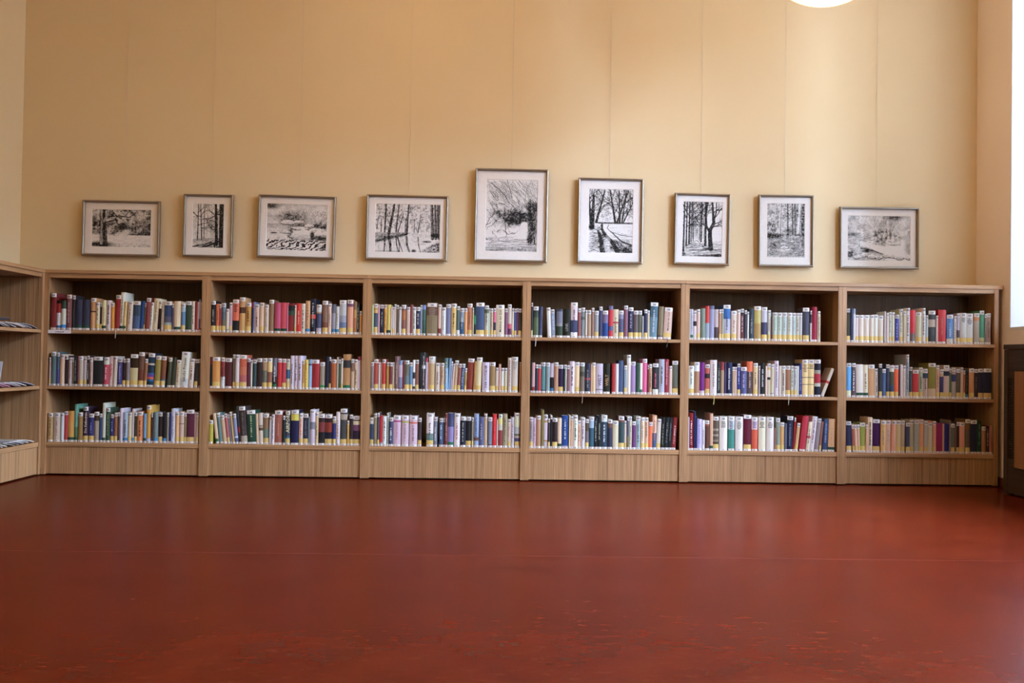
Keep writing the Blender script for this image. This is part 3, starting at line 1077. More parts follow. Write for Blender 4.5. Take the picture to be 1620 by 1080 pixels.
def book_parts(d, rng):
    """{part name: MB} in the book's own frame: origin at the foot of the spine, +y into the shelf"""
    wd, h = d['w'], d['h']; bay, row = d['bay'], d['row']
    C = lambda q: albedo(q, bay, row)
    dp = min(.185, max(.115, h*.68)) * rng.uniform(.96, 1.03)
    out = {}
    segs = d['segs']; zs = [h*(1-s[0]) for s in segs] + [0.0]
    cols = [C(s[1]) for s in segs]
    sp = spine_pts(wd); s = sp[0][1]; t = min(.0022, wd*.12)
    prof = [(-wd/2, dp)] + sp + [(wd/2, dp)]
    inn = [(-wd/2+t, dp)] + [(max(-wd/2+t, min(wd/2-t, x_)), y_+t) for x_, y_ in sp] + [(wd/2-t, dp)]
    cv = MB(); n_ = len(prof)
    for j in range(len(cols)):
        za, zb = zs[j+1], zs[j]
        for k in range(n_-1):
            (xa, ya), (xb, yb) = prof[k], prof[k+1]
            cv.poly([(xa, ya, za), (xb, yb, za), (xb, yb, zb), (xa, ya, zb)], cols[j])
    for k in range(n_-1):
        (xa, ya), (xb, yb), (xc, yc), (xd, yd) = prof[k], prof[k+1], inn[k+1], inn[k]
        cv.poly([(xd, yd, 0), (xd, yd, h), (xc, yc, h), (xc, yc, 0)], cols[0])
        cv.poly([(xa, ya, h), (xb, yb, h), (xc, yc, h), (xd, yd, h)], cols[0])
        cv.poly([(xa, ya, 0), (xd, yd, 0), (xc, yc, 0), (xb, yb, 0)], cols[-1])
    for a, c in ((0, 0), (n_-1, n_-1)):
        cv.poly([(*prof[a], 0), (*prof[a], h), (*inn[c], h), (*inn[c], 0)], cols[0])
    out['cover'] = cv
    pg = MB(); hard = wd > .015; o_ = .003 if hard else .0004
    pg.box(-wd/2+t*1.05, wd/2-t*1.05, s+t*1.3, dp-o_, o_, h-o_, (.66, .58, .44)); out['pages'] = pg
    fr = .98 if wd < .055 else .8
    if d['G']:
        g = MB(); patch(g, wd, fr, h-.0225, h-.0008, (.72, .68, .62)); out['genre_label'] = g
        g = MB(); letters_GE(g, wd, h-.0125, (.02, .02, .02)); out['genre_letters'] = g
    bl = MB(); zt = .0
    if d['tag']:
        patch(bl, wd, fr, .0008, .0125, (.66, .61, .54)); zt = .0125
        patch(bl, wd, 1, .004, .0085, (.09, .08, .08), .0009, -min(.0022, wd*.16), min(.0026, wd*.16))
    if d['Y']: patch(bl, wd, fr, zt, zt+.0255, (.60, .42, .13))
    for key, hexa, hh in (('D', '243', .016), ('B', '37a', .017), ('K', '264', .017)):
        if d[key]: patch(bl, wd, 1, zt, zt+hh, albedo(hexa, bay, row))
    if bl.f: out['base_label'] = bl
    zlo, zhi = (.045 if d['Y'] else .02)+.004, h-(.026 if d['G'] else .012)
    if d['T']:
        v, fs, tw, th = text_mesh(d['T']); tm = MB(); big = d['T'] in ('WELT', 'LINK', 'AIRPORT')
        sz = min(wd*.5/th, (zhi-zlo)*.95/tw) if not big else {'WELT': .068, 'LINK': .047, 'AIRPORT': .125}[d['T']]/tw
        z0 = (zlo + ({'WELT': .022, 'LINK': .016, 'AIRPORT': .022}[d['T']] if big else ((zhi-zlo)-tw*sz)*.5)); x0 = th*sz/2
        colr = C(d['t'] or '333')
        tm.mesh([(x0-p[1]*sz+wd*.02, spine_pts(wd)[2][1]-.0007, z0+p[0]*sz) for p in v], [tuple(f) for f in fs], [colr]*len(fs))
        out['title'] = tm
    elif d['t'] and wd > .012:
        tm = MB(); colr = C(d['t'])
        if d['H']:
            z = zhi-.004; lines = rng.randint(3, 5)
            for _ in range(lines):
                wl = wd*rng.uniform(.4, .68); x_ = -wl/2
                while x_ < wl/2-.003:
                    q = rng.uniform(.004, .008); patch(tm, wd, 1, z-.0055, z, colr, .0007, x_, min(wl/2, x_+q)); x_ += q+.0013
                z -= .0095
        else:
            th = min(.010, wd*.36); z = zlo+(zhi-zlo)*rng.uniform(.04, .2); ze = zlo+(zhi-zlo)*rng.uniform(.72, .97); y = spine_pts(wd)[2][1]-.0007
            while z < ze:
                q = rng.uniform(.0022, .005); e = rng.uniform(.55, 1)*th
                tm.poly([(-th/2, y, z), (-th/2+e, y, z), (-th/2+e, y, z+q), (-th/2, y, z+q)], colr)
                z += q + (.0012 if rng.random() < .83 else .007)
        if tm.f: out['title'] = tm
    if d['R']:
        rb = MB(); cr_ = C(d['R']); ln = rng.uniform(.02, .035); y0 = s-.012
        P = [(0, s+.002, .0014), (0, -.0165, .0014), (.001, -.0175, -.004), (.0015, -.0175, -.018), (-.001, -.0172, -.018-ln)]
        P = [P[0], (0, -.012, .0014), (.0006, -.0143, -.001), (.0012, -.0148, -.02), (-.001, -.0142, -.022-ln)]
        for a, c in zip(P[:-1], P[1:]):
            for e in (0, .0006):
                rb.poly([(a[0]-.0018, a[1]-e, a[2]), (a[0]+.0018, a[1]-e, a[2]), (c[0]+.0018, c[1]-e, c[2]), (c[0]-.0018, c[1]-e, c[2])], cr_)
        out['ribbon'] = rb
    return out

# keep neighbours from running into each other
for bay, row, bs in SHELVES:
    bs.sort(key=lambda d: d['X'])
    lo, hi = (bay-1)*UNIT+T+.002, bay*UNIT-T-.002
    for it in range(14):
        for a, c in zip(bs[:-1], bs[1:]):
            ta, tc_ = math.tan(math.radians(a['lean'])), math.tan(math.radians(c['lean']))
            m_ = min(a['h'], c['h'])
            worst = -1
            for z in (0, m_):
                ra = a['X']+(z-a['h']/2)*ta+a['w']/2/math.cos(math.radians(a['lean'])); lc = c['X']+(z-c['h']/2)*tc_-c['w']/2/math.cos(math.radians(c['lean']))
                worst = max(worst, ra-lc+.0006)
            if worst > 0:
                wa, wc = a['w']/(a['w']+c['w']), c['w']/(a['w']+c['w'])
                q = worst*.5
                a['w'] -= q*wa*.5; c['w'] -= q*wc*.5; a['X'] -= q*wc*.75; c['X'] += q*wa*.75
                a['w'] = max(a['w'], .004); c['w'] = max(c['w'], .004)
        for d in bs:
            e = abs(math.sin(math.radians(d['lean'])))*d['h']/2 + d['w']/2
            d['X'] = min(max(d['X'], lo+e), hi-e)

def colour_name(hexa):
    r, g, b_ = [int(ch*2, 16)/255 for ch in hexa]
    v, mn = max(r, g, b_), min(r, g, b_); sat = (v-mn)/v if v else 0
    if v > .24 and b_ == v and .2 < sat and v < .36 and sat < .4: return 'slate'
    if v < .21 or (v <= .27 and sat < .4): return 'black'
    if v <= .27 and sat >= .4 and r == v: return 'blackish red'
    if sat < .17: return 'white' if v > .79 else 'pale grey' if v > .62 else 'grey' if v > .36 else 'charcoal'
    dlt = v-mn
    hu = (60*((g-b_)/dlt) if v == r else 120+60*((b_-r)/dlt) if v == g else 240+60*((r-g)/dlt)) % 360
    if hu < 16 or hu >= 345:
        return 'pale pink' if v > .75 and sat < .35 else 'dusty rose' if sat < .4 else ('maroon' if v < .5 else 'dark red' if v < .68 else 'red')
    if hu < 45:
        if sat < .36: return 'cream' if v > .77 else 'beige' if v > .62 else 'taupe'
        return 'dark brown' if v < .42 else 'brown' if v < .62 else ('tan' if sat < .58 else 'ochre' if hu > 28 else 'orange')
    if hu < 70: return 'olive' if v < .68 else ('yellow' if sat > .45 else 'pale yellow')
    if hu < 165: return 'dark green' if v < .4 else ('grey-green' if sat < .3 else 'green')
    if hu < 200: return 'teal' if sat > .25 else 'grey-green'
    if hu < 258: return 'navy' if v < .5 else ('grey-blue' if sat < .36 else 'blue')
    if hu < 290: return 'dark purple' if v < .45 else 'lilac' if sat < .35 else 'purple'
    if hu < 325: return 'dark purple' if v < .45 else 'mauve' if sat < .3 else 'magenta'
    return 'plum' if v < .5 else 'pink'

ORD = 'first second third fourth fifth sixth seventh eighth ninth tenth eleventh twelfth thirteenth fourteenth fifteenth sixteenth seventeenth eighteenth nineteenth twentieth'.split()
def ordinal(n):
    if n <= 20: return ORD[n-1]
    t_, o_ = divmod(n, 10)
    if o_ == 0: return {3: 'thirtieth', 4: 'fortieth', 5: 'fiftieth'}[t_]
    return {2: 'twenty', 3: 'thirty', 4: 'forty'}[t_] + '-' + ORD[o_-1]
TIER = {1: 'top', 2: 'middle', 3: 'bottom'}
def main_colour(d):
    segs = d['segs']; ext = [s[0] for s in segs]+[1.0]; ar = {}
    for j, s in enumerate(segs):
        nm = colour_name(s[1]); ar[nm] = ar.get(nm, 0)+ext[j+1]-ext[j]
    return sorted(ar.items(), key=lambda q: -q[1])
def book_label(d, pos):
    mc = main_colour(d); wpx, hm = d['w']*268, d['h']
    size = 'thick' if wpx > 9 else 'slim' if wpx < 5.2 else 'tall' if hm > .222 else 'short' if hm < .175 else ''
    tail = '%s along %s shelf of %s bookcase' % (ordinal(pos), TIER[d['row']], NTH[d['bay']-1])
    feats = []
    if abs(d['lean']) > 10: feats.append('slumped sideways')
    if d['R']: feats.append('with hanging ribbon')
    if len(mc) > 1 and mc[1][1] >= .08: feats.append('with %s band' % mc[1][0])
    if d['Y']: feats.append('with yellow sticker')
    elif d['K']: feats.append('with green base band')
    elif d['B']: feats.append('with blue base band')
    elif not d['G']: feats.append('without top tag')
    else: feats.append('with white top tag')
    core = ' '.join(q for q in (size, mc[0][0], 'book') if q)
    s = '%s, %s' % (core, tail)
    for f in feats:
        cand = '%s %s' % (core, f)
        if len(('%s, %s' % (cand, tail)).replace('-', ' ').split()) <= 16: core = cand; break
    return '%s, %s' % (core, tail)

allb = [d for _, _, bs in SHELVES for d in bs]
N_SINGLE = 318
keep = sorted(allb, key=lambda d: -(d['w']*d['h'] + (1 if d['R'] or d['lean'] > 10 else 0)))
chosen = set(id(d) for d in keep[:N_SINGLE])
rest = MB()
for bay, row, bs in SHELVES:
    for pos, d in enumerate(bs):
        rng = random.Random(bay*1000+row*100+pos)
        parts = book_parts(d, rng)
        th = math.radians(d['lean'])
        yf = .006 + rng.uniform(0, .005) + (.006 if d['lean'] else 0)
        loc = (d['X']-d['h']/2*math.sin(th), yf, SH[row-1]+.0004+d['w']/2*abs(math.sin(th)))
        if id(d) in chosen:
            bk = parts['cover'].build('book', M['print']); bk.location = loc; bk.rotation_euler = (0, th, 0)
            tag(bk, book_label(d, pos+1), 'book', 'books on the %s shelf of the %s bookcase' % (TIER[row], NTH[bay-1]))
            lab = None
            for nm in ('pages', 'genre_label', 'genre_letters', 'base_label', 'title', 'ribbon'):
                if nm in parts:
                    o = parts[nm].build(nm, M['print'], lab if nm == 'genre_letters' and lab else bk)
                    if nm == 'genre_label': lab = o
        else:
            mt = Matrix.Translation(loc) @ Matrix.Rotation(th, 4, 'Y')
            for p in parts.values(): rest.add(p, mt)
o = rest.build('slim_books', M['print'])
tag(o, 'remaining slim volumes standing between the thicker books on all shelves', 'books', 'slim books on the shelves', 'stuff')
print('books', len(allb))
# ---------------------------------------------------------------- ink drawings (flat prints: a fine grid of tones)
class Ink:
    def __init__(s, wm, hm, seed):
        s.W, s.H = max(40, int(wm/.0019)), max(40, int(hm/.0019))
        s.a = np.ones((s.H, s.W)); s.r = np.random.RandomState(seed)
        s.yy, s.xx = np.mgrid[0:s.H, 0:s.W]; s.X = s.xx/s.W; s.Y = s.yy/s.H; s.asp = s.W/s.H
    def noise(s, fx, fy, oct_=3):
        tot = np.zeros((s.H, s.W)); amp, nrm = 1, 0
        for _ in range(oct_):
            gx, gy = max(2, int(fx)+2), max(2, int(fy)+2); g = s.r.rand(gy, gx)
            u, v = s.X*(gx-1.001), s.Y*(gy-1.001); i, j = u.astype(int), v.astype(int); u, v = u-i, v-j
            u, v = u*u*(3-2*u), v*v*(3-2*v)
            tot += amp*((g[j, i]*(1-u)+g[j, i+1]*u)*(1-v)+(g[j+1, i]*(1-u)+g[j+1, i+1]*u)*v); nrm += amp
            amp *= .6; fx *= 2; fy *= 2
        t = tot/nrm; return np.clip((t-.5)*1.9+.5, 0, 1)
    def dark(s, mask, k): s.a *= 1-np.clip(mask, 0, 1)*k
    def lite(s, mask, k): s.a += (1-s.a)*np.clip(mask, 0, 1)*k
    def seg(s, x0, y0, x1, y1, w0, w1, k=.9, to=0.0):
        """w in fractions of the picture height"""
        x0, x1, y0, y1 = x0*s.W, x1*s.W, y0*s.H, y1*s.H; w0, w1 = w0*s.H, w1*s.H
        m_ = max(w0, w1)/2+2
        a, b_ = int(max(0, min(x0, x1)-m_)), int(min(s.W, max(x0, x1)+m_+1)); c, d = int(max(0, min(y0, y1)-m_)), int(min(s.H, max(y0, y1)+m_+1))
        if a >= b_ or c >= d: return
        px, py = s.xx[c:d, a:b_]-x0, s.yy[c:d, a:b_]-y0; dx, dy = x1-x0, y1-y0; L = dx*dx+dy*dy+1e-9
        t = np.clip((px*dx+py*dy)/L, 0, 1); ds = np.hypot(px-t*dx, py-t*dy)
        al = np.clip((w0+(w1-w0)*t)/2-ds+.6, 0, 1)*k
        s.a[c:d, a:b_] = s.a[c:d, a:b_]*(1-al)+to*al
    def path(s, pts, w0, w1, k=.9, to=0.0):
        n_ = len(pts)-1
        for i in range(n_):
            s.seg(*pts[i], *pts[i+1], w0+(w1-w0)*i/n_, w0+(w1-w0)*(i+1)/n_, k, to)
    def limb(s, x, y, ang, ln, w_, n_, k=.85):
        """a branch that forks; ang in degrees, 90 = up"""
        if n_ < 0 or w_ < .002: return
        for q in range(3):
            a2 = math.radians(ang+s.r.uniform(-14, 14)); x2, y2 = x+math.cos(a2)*ln/3/s.asp, y-math.sin(a2)*ln/3
            s.seg(x, y, x2, y2, w_, w_*.82, k); x, y, w_ = x2, y2, w_*.82
            if s.r.rand() < .75: s.limb(x, y, ang+s.r.choice([-1, 1])*s.r.uniform(25, 60), ln*s.r.uniform(.45, .75), w_*.6, n_-1, k)
        s.limb(x, y, ang+s.r.uniform(-20, 20), ln*.7, w_*.85, n_-1, k)
    def trunk(s, x0, y0, x1, y1, w0, w1, k=.85, shade=.0):
        s.seg(x0, y0, x1, y1, w0, w1, k)
        if shade:
            s.seg(x0-w0*.15/s.asp, y0, x1-w1*.15/s.asp, y1, w0*.45, w1*.45, shade, .9)
    def leaves(s, mask, n_, k=.6, size=.012, up=False):
        ys, xs = np.nonzero(mask > .5)
        if not len(ys): return
        for i in s.r.randint(0, len(ys), n_):
            a2 = s.r.uniform(0, PI) if not up else PI/2+s.r.normal(0, .35); l_ = size*s.r.uniform(.5, 1.4)
            x, y = xs[i]/s.W, ys[i]/s.H
            s.seg(x, y, x+math.cos(a2)*l_/s.asp, y-math.sin(a2)*l_, .006, .004, k*s.r.uniform(.4, 1))
    def hatch(s, mask, n_, ang, size=.05, k=.5, jit=12):
        ys, xs = np.nonzero(mask > .5)
        if not len(ys): return
        for i in s.r.randint(0, len(ys), n_):
            a2 = math.radians(ang+s.r.normal(0, jit)); l_ = size*s.r.uniform(.5, 1.5); x, y = xs[i]/s.W, ys[i]/s.H
            s.seg(x, y, x+math.cos(a2)*l_/s.asp, y-math.sin(a2)*l_, .006, .003, k*s.r.uniform(.4, 1))
    def blob(s, x, y, rx, ry): return np.clip(1.6-1.6*np.hypot((s.X-x)/rx, (s.Y-y)/ry), 0, 1)

def sm(a, b_, x): t = np.clip((x-a)/(b_-a), 0, 1); return t*t*(3-2*t)

def art_meadow(c):
    X, Y = c.X, c.Y; n1 = c.noise(14, 9); n2 = c.noise(30, 20)
    top = sm(.72, .6, Y)
    c.dark(top*(.30+.7*sm(.4, .7, n1)), .72); c.dark(top*sm(.45, .7, n2), .45); c.dark(c.blob(.85, .5, .25, .2)*(.4+n2), .5); c.dark(c.blob(.45, .5, .2, .15)*(.3+n2), .5)
    c.dark(c.blob(.55, .42, .14, .12), .55); c.dark(c.blob(.97, .4, .1, .28), .5); c.dark(c.blob(.06, .42, .1, .16)*n2, .8)
    c.lite(c.blob(.57, .6, .07, .1), .8); c.lite(c.blob(.82, .22, .12, .16)*n1, .5)
    for x in (.68, .74, .8): c.seg(x, .3, x, .64, .012, .012, .5)
    for x in (.02, .05, .08): c.seg(x, .5, x, .68, .01, .01, .6)
    c.dark(sm(.62, .655, Y)*sm(.69, .665, Y)*sm(.6, .68, X), .85); c.dark(c.blob(.36, .62, .04, .08), .7)
    g = sm(.66, .7, Y); c.lite(g, .75); c.hatch(g, 150, 2, .12, .3, 4); c.dark(sm(.86, 1, Y)*c.noise(24, 8), .5)
    c.dark(c.blob(.14, .93, .3, .1), .95)
    c.trunk(.20, .97, .17, -.02, .22, .13, .8); c.seg(.16, .9, .155, .0, .07, .05, .72, .82)
    c.hatch(c.blob(.17, .5, .06, .6), 140, 88, .1, .5, 5); c.seg(.215, .85, .2, .0, .05, .04, .7)
    c.path([(.2, .3), (.24, .2), (.28, .0)], .07, .04, .75, .6); c.path([(.26, .2), (.4, .17), (.52, .18), (.63, .2), (.7, .12), (.76, .03)], .03, .018)
    c.path([(.22, .35), (.3, .31), (.38, .28), (.4, .22), (.43, .18)], .04, .02); c.path([(.43, .18), (.36, .1), (.34, .02)], .02, .012)
    c.path([(.55, .17), (.6, .08), (.64, .02)], .018, .012); c.path([(.4, .28), (.45, .4), (.5, .46)], .014, .008); c.path([(.45, .22), (.52, .27), (.55, .34)], .014, .008)
    c.leaves(top, 500, .5, .02)
def art_twotrunks(c):
    X, Y = c.X, c.Y
    c.dark(sm(.8, .2, abs(Y-.62))*.5*c.noise(10, 14), .5)
    for x, w_, t_ in ((.16, .028, .02), (.3, .03, -.06), (.37, .016, 0)): c.trunk(x, .82-.02*(x > .2), x+t_, -.02, w_, w_*.6, .8)
    for x, y, a in ((.16, .3, 130), (.16, .2, 50), (.28, .3, 150), (.28, .25, 60), (.7, .25, 140), (.72, .4, 165), (.74, .2, 40), (.9, .3, 120), (.75, .56, 150), (.3, .55, 10), (.16, .5, 20), (.92, .25, 160)):
        c.limb(x, y, a, .2, .016, 3)
    c.path([(.76, .6), (.62, .57), (.45, .42)], .018, .01); c.path([(.74, .26), (.55, .33), (.3, .34)], .02, .01); c.path([(.76, .22), (.86, .24), (.95, .3)], .022, .014)
    c.hatch((Y > .3)*(Y < .78)*(X > .55), 170, 85, .14, .45, 8); c.hatch((Y > .45)*(Y < .78), 130, 80, .1, .3, 20)
    c.trunk(.78, .92, .73, -.02, .07, .05, .97); c.trunk(.93, 1.0, .9, -.02, .1, .07, .97); c.trunk(.99, 1, .98, 0, .06, .04, .8)
    c.dark(sm(.9, 1.02, X)*.9, .7)
    c.hatch(Y > .78, 230, 6, .12, .6, 8)
    c.path([(.85, .85), (.5, .95), (.2, 1.0)], .05, .03); c.path([(.02, .97), (.4, .93), (.6, .87)], .02, .03); c.path([(1, .95), (.8, .99)], .06, .05); c.path([(.7, .9), (.73, 1)], .04, .03)
def rock(c, x, y, rx, ry, seed=0):
    b_ = np.hypot((c.X-x)/rx, (c.Y-y)/ry); b_ += (c.noise(12, 12)-.5)*.5
    c.lite(sm(1.05, .9, b_), .93); c.dark(sm(1.05, .9, b_)*sm(y+.1*ry, y+ry, c.Y), .6)
    c.dark(sm(.18, 0, abs(b_-1))*sm(y-.2*ry, y+.6*ry, c.Y), .85); c.hatch((b_ < .9)*(c.Y > y-.1*ry), int(2500*rx*ry)+8, 30, .05, .5, 25)
def art_rapids(c):
    X, Y = c.X, c.Y; n1 = c.noise(8, 7); n2 = c.noise(26, 22)
    c.dark(sm(.5, .35, Y)*(.2+.7*n1)*(1-.3*X), .45); c.dark(c.blob(.05, .03, .2, .12), .8); c.dark(c.blob(.45, .3, .38, .17)*(.4+n2), .7); c.dark(c.blob(.9, .45, .2, .13)*n2, .8)
    c.lite(c.blob(.8, .22, .2, .15), .5); c.hatch((Y > .15)*(Y < .46)*(X > .2), 350, 70, .06, .5, 30)
    c.dark((Y > .42)*.3*c.noise(5, 16), .6); c.hatch((Y > .42)*(X < .5), 120, 0, .09, .4, 6)
    c.dark((X > .35)*sm(.38, .45, Y)*sm(.8, .7, Y)*(.3+.8*n2), .75); c.dark(sm(.4, .46, Y)*sm(.62, .5, Y)*.35, .6)
    for q in ((.36, .4, .12, .05), (.53, .38, .08, .05), (.55, .52, .14, .045), (.72, .46, .08, .045), (.85, .55, .14, .045), (.62, .67, .22, .13), (.33, .61, .1, .03), (.9, .66, .14, .1)): rock(c, *q)
    c.dark(c.blob(.76, .66, .05, .12), .95); c.dark(c.blob(.92, .74, .2, .1)*(.5+n2), .9); c.dark(c.blob(.12, .63, .08, .02), .9)
    wv = np.sin(X*52+np.sin(Y*46)*1.1+Y*62+c.noise(16, 12)*6); b_ = sm(.74, .8, Y)
    c.lite(b_, .75); c.dark(b_*sm(.0, .35, wv)*(.75+.3*Y), .98); c.dark(sm(.72, .86, Y)*sm(.75, 1, X)*n2, .8)
def art_pond(c):
    X, Y = c.X, c.Y; n2 = c.noise(34, 26)
    c.dark(sm(.62, .5, Y)*sm(.5, .8, n2), .5); c.hatch((Y < .6), 330, 86, .12, .35, 10); c.leaves(Y < .35, 320, .5, .018); c.leaves((X > .55)*(X < .88)*(Y < .7), 330, .45, .02)
    tr = [(.145, .58, .16, -.02, .035, .03), (.21, .62, .29, -.02, .06, .04), (.32, .58, .36, 0, .03, .02), (.35, .58, .43, .2, .022, .01), (.485, .62, .51, -.02, .045, .025), (.66, .58, .7, .2, .02, .01), (.6, .58, .6, .3, .016, .01), (.46, .58, .47, .3, .02, .01), (.02, .52, .05, .25, .015, .01), (.09, .58, .09, .3, .02, .012)]
    for q in tr: c.trunk(*q, .85)
    for x, y, a in ((.25, .3, 120), (.15, .3, 60), (.5, .2, 50), (.5, .35, 140), (.35, .3, 60), (.22, .4, 130)): c.limb(x, y, a, .12, .012, 2)
    for x, w_ in ((.87, .06), (.92, .05), (.955, .03), (.985, .06)): c.trunk(x+.015, .7, x-.005, -.02, w_*1.1, w_*.8, .93, .25)
    c.dark(c.blob(.93, .64, .1, .06), .98)
    bank = (Y > .6-.03*X)*(Y < .76-.28*X)*(X < .52); c.dark(bank*(.4+.6*n2), .55); c.hatch(bank, 120, 8, .05, .6, 12); c.dark(sm(.06, 0, abs(Y-(.78-.32*X)))*(X < .5), .85)
    for (x0, y0, x1, y1, w0, w1) in tr[:6]:
        c.path([(x0, .68), (x0+(x0-x1)*.3*-1+.0, .84), (x0-(x1-x0)*.4+.06*(x0 > .2), 1.0)], w0, w0*.8, .75)
    c.path([(.34, .68), (.43, 1)], .03, .02, .7); c.hatch((Y > .7)*(X < .5), 130, 88, .1, .4, 10); c.dark(sm(.95, 1, Y)*(X < .4), .6)
    br = sm(.0, .1, Y-(1.05-.35*(X-.55)/.45))*(X > .55); c.dark(br*(.2+.8*sm(.4, .65, n2)), .75); c.leaves(br, 260, .7, .025); c.dark(c.blob(.6, .97, .05, .05), .9); c.dark(c.blob(.8, .77, .1, .03), .8); c.hatch((Y > .6)*(Y < .85)*(X > .5)*(X < .8), 80, 5, .08, .35)
def art_cave(c):
    X, Y = c.X, c.Y; n2 = c.noise(26, 34); n3 = c.noise(14, 18)
    c.hatch((Y < .33), 330, -52, .14, .42, 14); c.hatch((Y < .6)*(X < .4), 170, -35, .12, .4, 25)
    c.dark(c.blob(.62, .53, .32, .14)*(.35+.8*n2), .9); c.dark(c.blob(.92, .38, .27, .09)*(.5+.6*n2), .85)
    c.dark(c.blob(.9, .66, .13, .2)*(.55+.6*n2), .95); c.dark(c.blob(.5, .6, .14, .1)*(.4+n2), .75); c.dark(c.blob(.78, .48, .24, .2)*n3, .6)
    c.dark(c.blob(.42, .5, .3, .06)*n2, .7); c.dark(c.blob(.22, .46, .1, .05)*n2, .8)
    for p in ([(.08, .05), (.3, .17), (.45, .3), (.58, .42), (.72, .5), (.86, .62)], [(.2, .33), (.24, .44), (.3, .5), (.4, .6)], [(.18, .45), (.08, .55), (0, .68)], [(.3, .5), (.18, .6), (.02, .7)], [(.25, .32), (.4, .36), (.55, .42)], [(.38, .62), (.4, .75), (.33, .85)], [(.14, .72), (.2, .8), (.06, .92)], [(.35, .7), (.45, .76), (.6, .73)]):
        q = []
        for (x0, y0), (x1, y1) in zip(p[:-1], p[1:]):
            for t in (0, .33, .66): q.append((x0+(x1-x0)*t+c.r.normal(0, .012), y0+(y1-y0)*t+c.r.normal(0, .008)))
        c.path(q+[p[-1]], .011, .004, .75)
    for (x, y, rx, ry) in ((.36, .40, .16, .05), (.24, .56, .08, .035), (.54, .68, .11, .05), (.22, .66, .11, .07), (.36, .82, .09, .04), (.1, .8, .1, .06), (.7, .42, .1, .04)):
        b_ = np.hypot((X-x)/rx, (Y-y)/ry)+(c.noise(9, 11)-.5)*.9
        c.lite(sm(1.0, .7, b_), .75); c.dark(sm(.25, 0, abs(b_-1))*sm(y-.4*ry, y+.7*ry, Y)*n2, .8)
    c.dark(c.blob(.5, .5, .5, .17)*(.25+.9*n2)*(.5+.7*n3), .75); c.dark(c.blob(.3, .6, .35, .16)*n2*n3, .7); c.dark(c.blob(.8, .55, .3, .2)*(.3+n2), .5)
    c.lite(sm(1.1, .85, np.hypot((X-.75)/.085, (Y-.66)/.085)), .97); c.hatch((X > .68)*(Y > .33)*(Y < .9)*(abs(X-.75) > .07), 280, 82, .08, .7, 16)
    c.hatch((X > .35)*(X < .68)*(Y > .42)*(Y < .62), 160, 70, .06, .7, 25)
    c.dark(c.blob(.72, .545, .2, .05)*(.4+n2), .8); c.dark(c.blob(.86, .82, .08, .1)*(.5+n2), .8)
    c.lite((Y > .78)*(X < .78)*(X > .45), .6); c.hatch(Y > .8, 220, 2, .14, .4, 5); c.dark(sm(.86, 1, Y)*.5*(.5+n2), .6)
    c.limb(.22, .3, 120, .16, .008, 3); c.limb(.1, .6, 200, .14, .008, 3); c.limb(.5, .25, 100, .16, .007, 3); c.limb(.75, .3, 80, .2, .006, 3)
def art_road(c):
    X, Y = c.X, c.Y; n2 = c.noise(26, 36)
    c.dark(sm(.55, .4, Y)*sm(.4, .75, n2), .42); c.leaves(Y < .5, 700, .5, .018)
    for x, y, a, w_ in ((.08, .6, 88, .07), (.05, .55, 95, .04), (.17, .52, 75, .04), (.6, .52, 100, .035), (.64, .52, 70, .03), (.7, .52, 92, .035), (.75, .52, 82, .025), (.78, .52, 62, .022)):
        x2 = x+math.cos(math.radians(a))*.5/c.asp; c.seg(x, y, x2, y-.5, w_, w_*.45, .92)
        for t_ in (.25, .45, .6, .75): c.limb(x+(x2-x)*t_, y-.5*t_, a+c.r.choice([-1, 1])*c.r.uniform(20, 45), .16, .013, 3)
    c.dark(c.blob(.06, .6, .1, .07), .95); c.lite(sm(.55, .62, Y)*(X > .4), .6); c.dark(sm(.025, 0, abs(Y-.53))*(X > .2), .9)
    c.hatch((Y > .56)*(X > .45), 70, -3, .12, .35, 4); c.path([(.45, .56), (.42, .61), (.5, .67), (.75, .72), (1, .74)], .012, .01, .7); c.path([(.5, .66), (.75, .82), (1, .88)], .012, .03, .85)
    c.path([(.3, .55), (.3, .63), (.38, .72), (.52, .82), (.62, .92), (.68, 1.02)], .03, .075, .85); c.path([(.2, .62), (.25, .72), (.3, .85), (.33, 1.02)], .03, .085, .85); c.hatch(c.blob(.3, .85, .14, .25), 150, 10, .06, .8, 20); c.hatch(c.blob(.6, .88, .2, .14), 150, -35, .05, .8, 20)
    c.dark(c.blob(.25, .6, .08, .05), .9); rock(c, .2, .6, .08, .05); c.dark(c.blob(.88, .97, .22, .1)*(.5+n2), .95); c.hatch((Y > .78)*(X > .55), 190, -30, .05, .7, 20)
    c.hatch((Y > .68)*(X < .28), 200, 5, .09, .55, 12); c.lite(c.blob(.42, .86, .1, .16), .6); c.hatch((Y > .75)*(X > .35)*(X < .6), 60, 0, .05, .5)
